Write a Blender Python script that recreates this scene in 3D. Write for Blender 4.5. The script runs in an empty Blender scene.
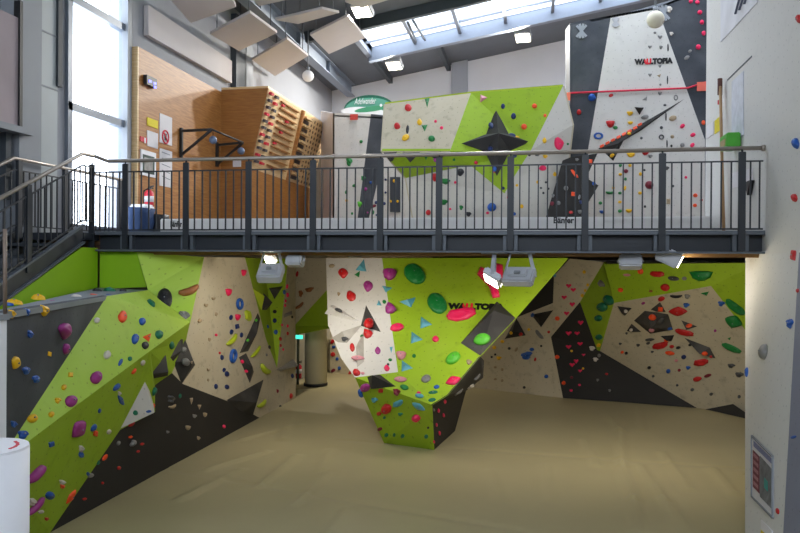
import bpy, bmesh, math, random
from mathutils import Vector, Matrix, noise
from mathutils.bvhtree import BVHTree
from mathutils.geometry import tessellate_polygon
random.seed(7)
S=bpy.context.scene; COL=S.collection
# ------------------------------------------------------------------ camera model
F=745.; CX,CY=400.,266.5; EYE=Vector((0,0,2.75))
_y=Vector((138.,1.5,F)).normalized(); _x=Vector((4050.,-30.5,-F)); _x=(_x-_y*_x.dot(_y)).normalized()
_z=_x.cross(_y); _z=_z if _z.y>0 else -_z; _z.normalize()
R3=Matrix((_x,_y,_z))                       # camera (right,up,forward) -> world
RIGHT,UP,FWD=(R3@Vector(a) for a in ((1,0,0),(0,1,0),(0,0,1)))
def ray(u,v): return R3@Vector(((u-CX)/F,(CY-v)/F,1.))
def P(u,v,x=None,y=None,z=None,d=None):
    r=ray(u,v)
    t=x/r.x if x is not None else y/r.y if y is not None else (z-EYE.z)/r.z if z is not None else d
    return EYE+r*t
def onplane(u,v,pl):
    p,n=pl; r=ray(u,v); return EYE+r*((p-EYE).dot(n)/r.dot(n))
def plane3(a,b,c):
    n=(b-a).cross(c-a).normalized()
    return (a,n if n.dot(EYE-a)>0 else -n)
def px(p):
    q=p-EYE; return (CX+F*q.dot(RIGHT)/q.dot(FWD), CY-F*q.dot(UP)/q.dot(FWD))
cam=bpy.data.objects.new('camera',bpy.data.cameras.new('camera')); COL.objects.link(cam)
M=Matrix.Identity(4)
for i in range(3): M[i][0],M[i][1],M[i][2]=RIGHT[i],UP[i],-FWD[i]
M.translation=EYE; cam.matrix_world=M
cam.data.sensor_width=36; cam.data.lens=F/800*36; cam.data.clip_end=200
S.camera=cam
# ------------------------------------------------------------------ materials
def lin(c):
    return tuple(((x/255)/12.92 if x/255<=.04045 else ((x/255+.055)/1.055)**2.4) for x in c)+(1,)
MATS={}
def nodes(name):
    m=bpy.data.materials.new(name); m.use_nodes=True
    nt=m.node_tree; b=nt.nodes['Principled BSDF']; return m,nt,b
def mat(name,c,rough=.55,metal=0,var=.06,scale=9,emit=0,bump=0,bscale=60):
    if name in MATS: return MATS[name]
    m,nt,b=nodes(name); N=nt.nodes; L=nt.links
    b.inputs['Roughness'].default_value=rough; b.inputs['Metallic'].default_value=metal
    c=lin(c); tc=N.new('ShaderNodeTexCoord')
    if var:
        n=N.new('ShaderNodeTexNoise'); n.inputs['Scale'].default_value=scale; n.inputs['Detail'].default_value=4
        L.new(tc.outputs['Object'],n.inputs['Vector'])
        r=N.new('ShaderNodeMixRGB'); r.inputs[1].default_value=tuple(x*(1-var*2) for x in c[:3])+(1,)
        r.inputs[2].default_value=tuple(min(1,x*(1+var*2)) for x in c[:3])+(1,)
        L.new(n.outputs['Fac'],r.inputs[0]); L.new(r.outputs[0],b.inputs['Base Color'])
    else: b.inputs['Base Color'].default_value=c
    if bump:
        n2=N.new('ShaderNodeTexNoise'); n2.inputs['Scale'].default_value=bscale
        L.new(tc.outputs['Object'],n2.inputs['Vector'])
        bp=N.new('ShaderNodeBump'); bp.inputs['Strength'].default_value=bump; bp.inputs['Distance'].default_value=.01
        L.new(n2.outputs['Fac'],bp.inputs['Height']); L.new(bp.outputs[0],b.inputs['Normal'])
    if emit:
        b.inputs['Emission Color'].default_value=c; b.inputs['Emission Strength'].default_value=emit
    MATS[name]=m; return m
def panel_mat(name,c,hole=(60,55,50),chalk=.18,chalk_c=(215,210,200),rough=.75,scuff=.25):
    """painted climbing panel: grid of bolt holes, chalk smears, rubber scuffs"""
    m,nt,b=nodes(name); N=nt.nodes; L=nt.links; b.inputs['Roughness'].default_value=rough
    uv=N.new('ShaderNodeTexCoord')
    def noise_(sc,det=5,lo=.5,hi=.7):
        n=N.new('ShaderNodeTexNoise'); n.inputs['Scale'].default_value=sc; n.inputs['Detail'].default_value=det
        L.new(uv.outputs['UV'],n.inputs['Vector'])
        r=N.new('ShaderNodeMapRange'); r.inputs[1].default_value=lo; r.inputs[2].default_value=hi
        L.new(n.outputs['Fac'],r.inputs[0]); return r.outputs[0]
    def mix(fac,a,bc,k):
        q=N.new('ShaderNodeMath'); q.operation='MULTIPLY'; q.inputs[1].default_value=k; L.new(fac,q.inputs[0])
        x=N.new('ShaderNodeMixRGB'); L.new(q.outputs[0],x.inputs[0])
        if isinstance(a,tuple): x.inputs[1].default_value=a
        else: L.new(a,x.inputs[1])
        x.inputs[2].default_value=bc; return x.outputs[0]
    col=mix(noise_(1.3,6,.45,.75),lin(c),lin(chalk_c),chalk)
    col=mix(noise_(5.5,7,.56,.72),col,lin(tuple(x*.45 for x in c)),scuff)
    v=N.new('ShaderNodeTexVoronoi'); v.inputs['Scale'].default_value=6.2; v.inputs['Randomness'].default_value=.55
    v.voronoi_dimensions='2D'; L.new(uv.outputs['UV'],v.inputs['Vector'])
    lt=N.new('ShaderNodeMath'); lt.operation='LESS_THAN'; lt.inputs[1].default_value=.062; L.new(v.outputs['Distance'],lt.inputs[0])
    col=mix(lt.outputs[0],col,lin(hole),.4)
    L.new(col,b.inputs['Base Color'])
    n2=N.new('ShaderNodeTexNoise'); n2.inputs['Scale'].default_value=90; L.new(uv.outputs['UV'],n2.inputs['Vector'])
    bp=N.new('ShaderNodeBump'); bp.inputs['Strength'].default_value=.25; bp.inputs['Distance'].default_value=.004
    L.new(n2.outputs['Fac'],bp.inputs['Height']); L.new(bp.outputs[0],b.inputs['Normal'])
    return m
def wood_mat(name,c1,c2,axis='Z',scale=3.):
    m,nt,b=nodes(name); N=nt.nodes; L=nt.links; b.inputs['Roughness'].default_value=.5
    tc=N.new('ShaderNodeTexCoord'); mp=N.new('ShaderNodeMapping')
    mp.inputs['Scale'].default_value=(1,1,12) if axis=='Z' else (12,1,1) if axis=='X' else (1,12,1)
    L.new(tc.outputs['Object'],mp.inputs['Vector'])
    n=N.new('ShaderNodeTexNoise'); n.inputs['Scale'].default_value=scale; n.inputs['Detail'].default_value=8; n.inputs['Distortion'].default_value=.6
    L.new(mp.outputs[0],n.inputs['Vector'])
    r=N.new('ShaderNodeValToRGB'); r.color_ramp.elements[0].position=.35; r.color_ramp.elements[1].position=.68
    r.color_ramp.elements[0].color=lin(c1); r.color_ramp.elements[1].color=lin(c2)
    L.new(n.outputs['Fac'],r.inputs[0]); L.new(r.outputs[0],b.inputs['Base Color']); return m
GREEN=panel_mat('green_panel_paint',(152,184,26),(70,85,20),.10,(200,215,120),.7,.2)
LITGREEN=panel_mat('lit_green_panel_paint',(172,205,70),(80,95,30),.14,(215,225,160),.7,.1)  # paler copy of the green: light from above put into the colour
BEIGE=panel_mat('beige_panel_paint',(196,184,158),(95,85,75),.2,(225,220,205),.75,.3)
WHITEP=panel_mat('white_panel_paint',(212,208,202),(130,125,120),.2,(230,230,228),.7,.1)
DARK=panel_mat('dark_grey_panel_paint',(58,62,70),(30,30,34),.3,(125,128,132),.75,.1)
BLACKP=panel_mat('black_panel_paint',(36,33,31),(20,18,18),.08,(95,90,85),.75,.1)
PLAINGREEN=mat('plain_green_paint',(140,185,10),.6,var=.02,scale=2)
VOLBLACK=panel_mat('black_volume_paint',(46,44,44),(20,18,18),.35,(140,135,130),.7,.1)
PL_DARK=mat('dark_grey_side_paint',(54,58,66),.75,var=.05,scale=3); PL_BLACK=mat('black_side_paint',(34,32,30),.75,var=.05,scale=3); PL_BEIGE=mat('beige_side_paint',(190,178,152),.75,var=.04,scale=3); PL_WHITE=mat('white_side_paint',(206,203,198),.75,var=.03,scale=3)
LIMEV=mat('lime_volume_paint',(176,196,40),.6,var=.08)
HC={'y':('yellow',(238,184,10)),'b':('blue',(24,84,170)),'db':('dark blue',(18,40,95)),'p':('purple',(158,45,130)),'r':('red',(196,24,28)),
 'pk':('pink',(240,28,90)),'o':('orange',(250,82,30)),'w':('off-white',(214,205,196)),'k':('black',(30,30,34)),'g':('green',(12,120,50)),
 'tg':('dark teal',(10,110,80)),'lg':('lime',(182,200,40)),'lm':('light green',(90,190,50)),'gy':('grey',(128,126,124)),'tl':('pale blue',(84,160,180)),
 'br':('brown',(150,90,45)),'t':('tan',(165,145,115)),'m':('maroon',(120,25,45)),'pp':('pale pink',(215,140,150)),'dg':('dark grey',(72,72,74))}
HM={}
def hold_mat(k):
    if k in HM: return HM[k]
    n,c=HC[k]; m,nt,b=nodes(n.replace(' ','_').replace('-','_')+'_hold_resin'); N=nt.nodes; L=nt.links
    b.inputs['Roughness'].default_value=.5
    tc=N.new('ShaderNodeTexCoord'); ns=N.new('ShaderNodeTexNoise'); ns.inputs['Scale'].default_value=14; ns.inputs['Detail'].default_value=6
    L.new(tc.outputs['Object'],ns.inputs['Vector'])
    r=N.new('ShaderNodeMapRange'); r.inputs[1].default_value=.52; r.inputs[2].default_value=.8; r.inputs[4].default_value=.35
    L.new(ns.outputs['Fac'],r.inputs[0]); x=N.new('ShaderNodeMixRGB'); x.inputs[1].default_value=lin(c); x.inputs[2].default_value=lin(tuple(min(255,.5*q+.5*215) for q in c))
    L.new(r.outputs[0],x.inputs[0]); L.new(x.outputs[0],b.inputs['Base Color']); HM[k]=m; return m
STEEL=mat('anthracite_steel',(36,40,47),.45,.0,.04); STEELL=mat('light_steel',(92,98,106),.45,.2,.04)
TUBE=mat('handrail_steel',(168,158,148),.35,.5,.03); PLASTER=mat('wall_plaster',(206,206,210),.85,var=.02,scale=2)
GREYMETAL=mat('grey_cladding',(138,142,148),.6,.1,.03,4); DKGREY=mat('dark_cladding',(60,66,72),.6,.1,.05,3)
WHITE=mat('white_coat',(232,232,236),.6,var=.02); BLACK=mat('black_coat',(18,18,20),.5,var=.05)
WOOD=wood_mat('birch_ply',(150,95,42),(180,126,66)); WOODD=wood_mat('ply_dark',(146,92,36),(170,114,50)); WOODL=wood_mat('light_beech',(214,178,124),(236,206,160))
# ------------------------------------------------------------------ mesh helpers
def link(name,bm,m,parent=None,smooth=False,doubles=False):
    if doubles: bmesh.ops.remove_doubles(bm,verts=bm.verts,dist=1e-5)
    bmesh.ops.recalc_face_normals(bm,faces=bm.faces)
    me=bpy.data.meshes.new(name); bm.to_mesh(me); bm.free()
    if smooth:
        for f in me.polygons: f.use_smooth=True
    o=bpy.data.objects.new(name,me); COL.objects.link(o)
    for q in (m if isinstance(m,(list,tuple)) else [m]): me.materials.append(q)
    if parent is not None:
        o.parent=parent; o.matrix_parent_inverse=parent.matrix_basis.inverted()
    return o
def origin(o,p):
    """move a mesh object's origin to world point p"""
    p=Vector(p); o.data.transform(Matrix.Translation(-p)); o.location=p; return o
def tag(o,label,cat,group=None,kind=None):
    if label: o['label']=label
    if cat: o['category']=cat
    if group: o['group']=group
    if kind: o['kind']=kind
    return o
def thing(name,loc,label,cat,group=None):
    o=bpy.data.objects.new(name,None); COL.objects.link(o); o.location=loc; o.empty_display_size=.1
    return tag(o,label,cat,group)
def struct(o): o['kind']='structure'; return o
def bm_box(bm,c,s,rot=None,bev=0):
    m=Matrix.Translation(c)@(rot.to_4x4() if rot is not None else Matrix.Identity(4))@Matrix.Diagonal((s[0],s[1],s[2],1))
    g=bmesh.ops.create_cube(bm,size=1,matrix=m)
    if bev:
        es=list({e for v in g['verts'] for e in v.link_edges}); bmesh.ops.bevel(bm,geom=es,offset=bev,segments=2,affect='EDGES')
def box(name,c,s,m,parent=None,rot=None,bev=0):
    bm=bmesh.new(); bm_box(bm,Vector(c),s,rot,bev); return link(name,bm,m,parent)
def frame(d,up=Vector((0,0,1))):
    """rotation with local z along d"""
    d=d.normalized(); x=up.cross(d)
    x=Vector((1,0,0)) if x.length<1e-4 else x.normalized(); return Matrix((x,d.cross(x),d)).transposed()
def bm_bar(bm,a,b,w,h=None,up=Vector((0,0,1))):
    h=h or w; bm_box(bm,(a+b)/2,(w,h,(b-a).length),frame(b-a,up))
def bm_tube(bm,pts,r,seg=10,cap=True):
    rs=r if isinstance(r,(list,tuple)) else [r]*len(pts); rings=[]; prev=None
    for i,p in enumerate(pts):
        d=(pts[min(i+1,len(pts)-1)]-pts[max(i-1,0)]).normalized()
        fr=frame(d,prev or (Vector((0,0,1)) if abs(d.z)<.9 else Vector((0,1,0)))); prev=fr.col[1].copy()
        rings.append([bm.verts.new(p+fr@Vector((rs[i]*math.cos(2*math.pi*k/seg),rs[i]*math.sin(2*math.pi*k/seg),0))) for k in range(seg)])
    for a,b in zip(rings,rings[1:]):
        for k in range(seg): bm.faces.new((a[k],a[(k+1)%seg],b[(k+1)%seg],b[k]))
    if cap: bm.faces.new(rings[0][::-1]); bm.faces.new(rings[-1])
def tube(name,pts,r,m,parent=None,seg=10):
    bm=bmesh.new(); bm_tube(bm,[Vector(p) for p in pts],r,seg); return link(name,bm,m,parent,True)
def bm_prism(bm,pts,off):
    """polygon pts (list of Vector) extruded by vector off, both caps triangulated"""
    a=[bm.verts.new(p) for p in pts]; b=[bm.verts.new(p+off) for p in pts]; n=len(pts)
    for t in tessellate_polygon([pts]):
        bm.faces.new([a[i] for i in t]); bm.faces.new([b[i] for i in reversed(t)])
    for i in range(n): bm.faces.new((a[i],a[(i+1)%n],b[(i+1)%n],b[i]))
def newell(pts):
    n=Vector((0,0,0))
    for a,b in zip(pts,pts[1:]+pts[:1]): n+=Vector(((a.y-b.y)*(a.z+b.z),(a.z-b.z)*(a.x+b.x),(a.x-b.x)*(a.y+b.y)))
    n.normalize(); return n if n.dot(EYE-pts[0])>0 else -n
# ------------------------------------------------------------------ climbing surfaces
TV,TF,TI=[],[],[]; SURF={}          # triangles of everything a hold can be bolted to
def reg(tris,key):
    for t in tris:
        k=len(TV); TV.extend(t); TF.append((k,k+1,k+2)); TI.append(key)
def panel(root,polys,m,phrase,label=None,thick=.05):
    """one painted facet of a climbing wall; polys: lists of world points"""
    bm=bmesh.new(); uvl=bm.loops.layers.uv.new('UVMap')
    for pts in polys:
        n=newell(pts); bm_prism(bm,pts,-n*thick)
        reg([[pts[i] for i in t] for t in tessellate_polygon([pts])],phrase)
    n=newell(polys[0]); ux=Vector((0,0,1)).cross(n)
    ux=Vector((1,0,0)) if ux.length<.1 else ux.normalized(); uy=n.cross(ux)
    for f in bm.faces:
        for l in f.loops: l[uvl].uv=(l.vert.co.dot(ux)+3.3,l.vert.co.dot(uy)+1.7)
    o=link('panel',bm,m,root)
    if label: o['label']=label
    SURF[phrase]=o; return o
BV=[None]
def build_bvh(): BV[0]=BVHTree.FromPolygons(TV,TF)
def hit(u,v):
    loc,n,i,d=BV[0].ray_cast(EYE,ray(u,v).normalized())
    if loc is None: return None
    if n.dot(EYE-loc)<0: n=-n
    return loc,n,TI[i]
def hitnear(u,v):
    for r in range(0,9):
        for k in range(8 if r else 1):
            h=hit(u+r*math.cos(k*.785),v+r*math.sin(k*.785))
            if h: return h
    raise ValueError((u,v))
USED={}; LAND=[]
def volume(pxs,h,m,label,apex=None,name='volume',top=None,key=None,cat='wall volume',group=None):
    cu=sum(p[0] for p in pxs)/len(pxs); cv=sum(p[1] for p in pxs)/len(pxs)
    loc,n,k=hitnear(*(apex or (cu,cv))); pl=(loc,n)
    base=[onplane(u,v,pl)-n*.004 for u,v in pxs]; bm=bmesh.new(); uvl=bm.loops.layers.uv.new('UVMap')
    c=sum(base,Vector())/len(base); N_=len(base)
    if apex: c=onplane(apex[0],apex[1],pl)
    b=[bm.verts.new(p) for p in base]
    if top is None:
        a=bm.verts.new(c+n*h)
        fs=[bm.faces.new((b[i],b[(i+1)%N_],a)) for i in range(N_)]
    else:
        t=[bm.verts.new(c+(p-c)*top+n*h) for p in base]
        fs=[bm.faces.new((b[i],b[(i+1)%N_],t[(i+1)%N_],t[i])) for i in range(N_)]
        fs+=[bm.faces.new([t[i] for i in tr]) for tr in tessellate_polygon([[x.co for x in t]])]
    for f in fs: 
        reg([[x.co.copy() for x in tr] for tr in ([f.verts] if len(f.verts)==3 else [(f.verts[0],f.verts[1],f.verts[2]),(f.verts[0],f.verts[2],f.verts[3])])],key or ('the '+label.split(' on ')[0].split(' beside ')[0]))
    for tr in tessellate_polygon([base]): bm.faces.new([b[i] for i in reversed(tr)])
    ux=Vector((0,0,1)).cross(n).normalized(); uy=n.cross(ux)
    for f in bm.faces:
        for l in f.loops: l[uvl].uv=(l.vert.co.dot(ux),l.vert.co.dot(uy)+l.vert.co.dot(n)*.3)
    o=link(name,bm,m); origin(o,c); tag(o,label,cat,group or 'volumes bolted to the climbing walls')
    return o
LAMP_P=8; LAMP_C=250; SKY=7.0; EXPO=.1; PASS=45; FRONT0=6.2; FRONT1=8.6
# ------------------------------------------------------------------ setting
XL,YB=-7.5,26.5
def roofz(x): return 10.418+.1757*x
ROOF=(Vector((0,0,10.418)),Vector((-.1757,0,1)).normalized())
XR=6.0; ZD=3.17; YD=9.7
def quadbox(name,a,b,m): # axis box from corners
    a,b=Vector(a),Vector(b); return struct(box(name,(a+b)/2,(abs(b.x-a.x),abs(b.y-a.y),abs(b.z-a.z)),m))
CONC=mat('concrete',(120,116,108),.85)
quadbox('floor',(XL,-3,-.55),(XR,YB,-.3),CONC)
SOFFIT=wood_mat('soffit_board',(70,50,30),(120,88,54))
quadbox('floor_mezzanine',(XL,YD+.12,2.93),(XR,YB,ZD),[SOFFIT])
# left wall with two stacked window openings beyond the stairs
wz=[3.3,5.27,7.03,8.9]; y0,y1=10.86,12.52
bm=bmesh.new()
def wl(bm,ya,yb,za,zb): bm_box(bm,Vector((XL-.15,(ya+yb)/2,(za+zb)/2)),(.3,yb-ya,zb-za))
wl(bm,-3,y0,-.3,9.2); wl(bm,y1,YB,-.3,9.2); wl(bm,y0,y1,-.3,wz[0]); wl(bm,y0,y1,wz[-1],9.2)
struct(link('wall_left',bm,mat('left_wall_grey',(158,160,166),.85,var=.02,scale=2)))
bm=bmesh.new()
for z in wz: bm_box(bm,Vector((XL+.0,(y0+y1)/2,z)),(.12,y1-y0+.1,.13))
for y in (y0,y1): bm_box(bm,Vector((XL+.0,y,(wz[0]+wz[-1])/2)),(.12,.12,wz[-1]-wz[0]+.1))
wf=struct(link('window_1',bm,mat('window_frame_grey',(120,128,140),.4,.2)))
GL=bpy.data.materials.new('clear_glass'); GL.use_nodes=True
nt=GL.node_tree; nt.nodes.clear(); o_=nt.nodes.new('ShaderNodeOutputMaterial'); mx=nt.nodes.new('ShaderNodeMixShader'); tr=nt.nodes.new('ShaderNodeBsdfTransparent'); gl=nt.nodes.new('ShaderNodeBsdfGlossy'); 
gl.inputs['Roughness'].default_value=.02; tr.inputs[0].default_value=(.95,.97,1,1)
mx.inputs[0].default_value=.05; nt.links.new(tr.outputs[0],mx.inputs[1]); nt.links.new(gl.outputs[0],mx.inputs[2]); nt.links.new(mx.outputs[0],o_.inputs[0])
for za,zb in zip(wz,wz[1:]): box('pane',(XL-.03,(y0+y1)/2,(za+zb)/2),(.012,y1-y0-.1,zb-za-.12),GL,wf)
# cladding and columns on the left wall, in front of the windows' near side
def onleft(u,x=XL): return P(u,200,x=x).y
ya,yb=onleft(19,XL+.3),onleft(41,XL+.3)
quadbox('trim_1',(XL,ya,-.3),(XL+.3,yb,9.1),GREYMETAL)
quadbox('trim_2',(XL,yb,ZD),(XL+.06,onleft(57,XL+.06),9.1),mat('light_cladding',(176,182,184),.6,.1,.02,3))
quadbox('trim_3',(XL,onleft(57.5,XL+.1),5.5),(XL+.1,onleft(62,XL+.1),9.1),DKGREY)
quadbox('trim_4',(XL,onleft(127,XL+.12),ZD),(XL+.12,onleft(131,XL+.12),9),GREYMETAL)
yc=onleft(241,XL+.15); quadbox('trim_5',(XL,yc-.35,ZD),(XL+.15,yc+.25,8.9),DKGREY)
quadbox('trim_6',(XL,yc+.3,ZD),(XL+.15,yc+.75,8.9),GREYMETAL)
for k,v in enumerate((34,88)):
    z=P(50,v,x=XL+.06).z; quadbox('trim_%d'%(7+k),(XL,yb,z-.012),(XL+.068,onleft(57,XL+.06),z+.012),GREYMETAL)
# back wall, right wall
quadbox('wall_back',(XL,YB,-.55),(XR,YB+.3,12),mat('wall_white',(236,237,242),.85,var=.02,scale=1.5))
quadbox('wall_right',(XR,-3,-.3),(XR+.3,YB,12),PLASTER)
c=P(460,80,y=YB); quadbox('trim_9',(c.x-.28,YB-.22,ZD),(c.x+.28,YB,12),mat('column_grey',(176,180,190),.6,.1,.02))
quadbox('wall_front',(XL-.3,-3.3,-.55),(XR+.3,-3,FRONT0),PLASTER)
quadbox('wall_front_upper',(XL-.3,-3.3,FRONT1),(XR+.3,-3,roofz(XL)),PLASTER)
box('pane',((XL+XR)/2,-3.15,(FRONT0+FRONT1)/2),(XR-XL,.012,FRONT1-FRONT0-.02),GL,bpy.data.objects['wall_front'])  # unseen high window behind the camera, added to bring in daylight
quadbox('trim_10',(XL+1.3,YD+.2,2.86),(2.7,YD+.26,2.93),mat('tan_board',(150,112,64),.6,var=.1))
# roof with the skylight opening
sa=onplane(372,61,(ROOF[0]-Vector((0,0,.28)),ROOF[1])); sk_x0=sa.x; sk_y1=sa.y; sk_y0=onplane(357,24,ROOF).y; sk_x1=4.6
print('SKY',sk_x0,sk_x1,sk_y0,sk_y1)
ROOFM=mat('roof_sheet',(92,98,106),.7,.1,.06,2)
bm=bmesh.new()
def rf(bm,xa,xb,ya,yb,t=.18,dz=0):
    v=[Vector((x,y,roofz(x)+dz)) for x,y in ((xa,ya),(xb,ya),(xb,yb),(xa,yb))]; bm_prism(bm,v,Vector((0,0,t)))
XE=XR+.3
S3=(-3.,5.2,13.6,18.4)  # second roof opening, out of view, added for daylight
rf(bm,XL-.3,XE,-3,S3[2]); rf(bm,XL-.3,S3[0],S3[2],S3[3]); rf(bm,S3[1],XE,S3[2],S3[3]); rf(bm,XL-.3,XE,S3[3],sk_y0); rf(bm,XL-.3,XE,sk_y1,YB+.3); rf(bm,XL-.3,sk_x0,sk_y0,sk_y1); rf(bm,sk_x1,XE,sk_y0,sk_y1)
struct(link('ceiling',bm,ROOFM))
# skylight: kerb, bars, panes
bm=bmesh.new(); t=.1
def sl(xa,xb,ya,yb,dz,h): rf(bm,xa,xb,ya,yb,h,dz)
sl(sk_x0-.1,sk_x1,sk_y1-.05,sk_y1+.18,-.28,.4); sl(sk_x0-.1,sk_x1,sk_y0-.1,sk_y0,-.02,.3)
sl(sk_x0-.15,sk_x0,sk_y0,sk_y1,-.15,.35); sl(sk_x1,sk_x1+.1,sk_y0,sk_y1,-.1,.3)
n=7; bw=(sk_x1-sk_x0)/n
for i in range(1,n): sl(sk_x0+i*bw-.05,sk_x0+i*bw+.05,sk_y0,sk_y1,-.06,.15)
sl(sk_x0,sk_x1,(sk_y0+2*sk_y1)/3-.03,(sk_y0+2*sk_y1)/3+.03,.0,.06)
w2=struct(link('window_2',bm,mat('skylight_frame',(120,128,142),.5,.1,.03)))
for i in range(n):
    bm=bmesh.new(); rf(bm,sk_x0+i*bw+.04,sk_x0+(i+1)*bw-.04,sk_y0,sk_y1,.012,.06); link('pane',bm,GL,w2)
bm=bmesh.new()
for q in ((S3[0]-.1,S3[0],S3[2],S3[3]),(S3[1],S3[1]+.1,S3[2],S3[3]),(S3[0],S3[1],S3[2]-.1,S3[2]),(S3[0],S3[1],S3[3],S3[3]+.1)): sl(*q,-.1,.6)
for i in range(1,6): x=S3[0]+(S3[1]-S3[0])*i/6; sl(x-.035,x+.035,S3[2],S3[3],.34,.09)
w3=struct(link('added_skylight',bm,MATS['skylight_frame']))  # frame of the unseen skylight added to light the upper walls
bm=bmesh.new(); rf(bm,S3[0],S3[1],S3[2],S3[3],.012,.43); link('pane',bm,GL,w3)
# vent opener rods hanging below the skylight bars
for u,v,u2,v2 in ((408,18,416,38),(413,16,425,36)):
    a=onplane(u,v,ROOF); b=onplane(u2,v2,ROOF)
    tag(tube('vent_opener',[a+Vector((0,0,-.12)),b+Vector((0,0,-.12))],.04,STEELL),'slim grey opening rod under the skylight, '+('left of two' if u==408 else 'right of two'),'vent opener','skylight opening rods')
# roof steel
bx=-6.71
bm=bmesh.new(); zt=roofz(bx)
for dz,w,h in ((-.43,.3,.03),(-.22,.03,.42),(-.01,.3,.03)): bm_box(bm,Vector((bx,11.5,zt+dz)),(w,29.5,h))
for y in range(5,26,3): bm_box(bm,Vector((bx,y,zt-.22)),(.26,.02,.4))
tag(origin(link('roof_beam',bm,mat('beam_grey_blue',(128,138,152),.5,.2,.05)),(bx,11.5,zt)),'long grey-blue steel beam under the left eave of the roof','beam')
PURL=mat('purlin_dark',(58,66,72),.6,.1,.05)
for i,y in enumerate((10.,13.2,16.6,20.2)):
    bm=bmesh.new(); a=Vector((-6.5,y,roofz(-6.5)-.16)); b=Vector((XR,y,roofz(XR)-.16)); bm_bar(bm,a,b,.16,.3)
    tag(origin(link('roof_purlin',bm,PURL),(0,y,roofz(0)-.16)),'dark roof purlin sloping up to the right, '+('nearest','second nearest','third nearest','farthest')[i]+' of the four','roof purlin','roof purlins')
for u0,v0,u1,v1 in ((379,63,383,75),(441,48,446,60)):
    a=onplane(u0,v0,ROOF); b=onplane(u1,v1,ROOF); bm=bmesh.new(); bm_bar(bm,Vector((a.x,sk_y1+.1,roofz(a.x)-.1)),Vector((a.x,YB,roofz(a.x)-.1)),.14,.2)
    tag(origin(link('roof_brace',bm,PURL),(a.x,YB-1,roofz(a.x)-.1)),'short dark brace from skylight kerb to back wall, '+('left' if u0<400 else 'right')+' one','roof brace','roof braces')
# left acoustic panels
PANEL=mat('acoustic_panel',(196,190,190),.9,var=.02,scale=3)
low=(ROOF[0]-Vector((0,0,.75)),ROOF[1])
AP=[([(160,-12),(191,23),(236,7),(222,-24)],'largest pale square ceiling baffle, at the left above the plywood wall'),
 ([(210,34),(250,13),(277,33),(239,51)],'pale square ceiling baffle above the timber training box, left of the steel beam'),
 ([(252,60),(287,39),(308,56),(275,76)],'pale square ceiling baffle hanging lowest, just left of the white globe'),
 ([(246,-8),(259,6),(300,-3),(288,-16)],'pale ceiling baffle cut by the top picture edge, left of the ceiling floodlight'),
 ([(275,20),(322,9),(339,13),(298,24)],'thin pale ceiling baffle seen nearly edge-on across the steel beam'),
 ([(310,35),(348,16),(365,38),(329,54)],'pale square ceiling baffle at the left corner of the skylight'),
 ([(345,2),(362,8),(398,-3),(380,-9)],'pale ceiling baffle above the ceiling floodlight left of the skylight')]
for pts,l in AP:
    off=.6
    while True:
        w=[onplane(u,v,(ROOF[0]-Vector((0,0,off)),ROOF[1])) for u,v in pts]
        if min(p.x for p in w)>XL+.12 or off>4: break
        off+=.1
    bm=bmesh.new(); bm_prism(bm,w,Vector((0,0,.06))); c=sum(w,Vector())/4
    o=origin(link('ceiling_baffle',bm,PANEL),c); tag(o,l,'acoustic panel','pale baffles under the roof')
    for q in (0,1,2,3):
        s=c+(w[q]-c)*.8; tube('hanger',[s+Vector((0,0,.05)),s+Vector((0,0,off))],.012,STEELL,o,6)
w=[P(u,v,x=XL+.12) for u,v in ((148.5,5),(148.5,35),(232,83),(232,61))]
bm=bmesh.new(); bm_prism(bm,w,Vector((-.1,0,0))); tag(origin(link('wall_baffle',bm,PANEL),sum(w,Vector())/4),'long pale acoustic panel on the left wall above the plywood','acoustic panel')
# ------------------------------------------------------------------ left bouldering wall
XB=-4.85
LW=thing('climbing_wall',(XB,10,0),'long bouldering wall on the left below the stairs, grey, green, black and beige','climbing wall')
LF8=P(8,312,z=2.36); LF107=P(107,296,z=2.36); LF148=P(148,290,z=2.36); LEXT=Vector((-3.75,4.2,2.36))
K0=P(-3,465,x=-4.2); KE=Vector((-4.2,4.2,K0.z-.2)); C58=P(58,419,x=-4.3); C150=P(150,351,x=-4.56); C190=P(190,322,x=-4.7)
T137=P(137,252,y=9.78); T204=P(204,257,x=XB)
def xb(u,v): return P(u,v,x=XB)
panel(LW,[[LEXT,LF8,LF107,K0,KE]],DARK,'the dark grey left panel','dark grey upper panel')
panel(LW,[[LF107,LF148,C190,C150,C58,K0],[LF148,T137,T204,C190]],LITGREEN,'the lit green left panel','green upper panel in its lit tone')
e186,e172,e155,e155b,e120=xb(186,340),xb(172,373),xb(155,385),xb(155,412),xb(120,430)
D0=P(56,533,z=0); D0.x=XB; D1=P(265,418,z=0); D1.x=XB; DE=Vector((XB,4.2,0))
panel(LW,[[KE,K0,D0,DE],[K0,C58,D0],[C58,e120,D0],[C58,C150,e120],[C150,e155b,e120],[C150,e155,e155b],[C150,e172,e155],[C150,C190,e186,e172]],GREEN,'the green left overhang','green overhanging lower panel')
e183,e230,e262=xb(183,384),xb(230,402),xb(262,420)
panel(LW,[[D0,e120,e155b,e155,e172,e183,e230,D1]],BLACKP,'the black left panel','black panel at the mat')
f245,f266,f277=xb(245,257.5),xb(266,339),xb(277,368); gb=P(277,409,z=0); gb.x=XB
panel(LW,[[T204,f245,f266,f277,gb,D1,e230,e183,e172,e186,xb(190,322)]],BEIGE,'the beige left panel','beige panel')
g288,g282=xb(288,258.5),xb(282,319); fd=P(264,258.5,x=XB-.35)
panel(LW,[[f245,fd,f277,f266],[fd,g288,g282,f277]],GREEN,'the green left strip','green recessed strip')
gb2=xb(295.8,391.5); gb2.z=0
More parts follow.
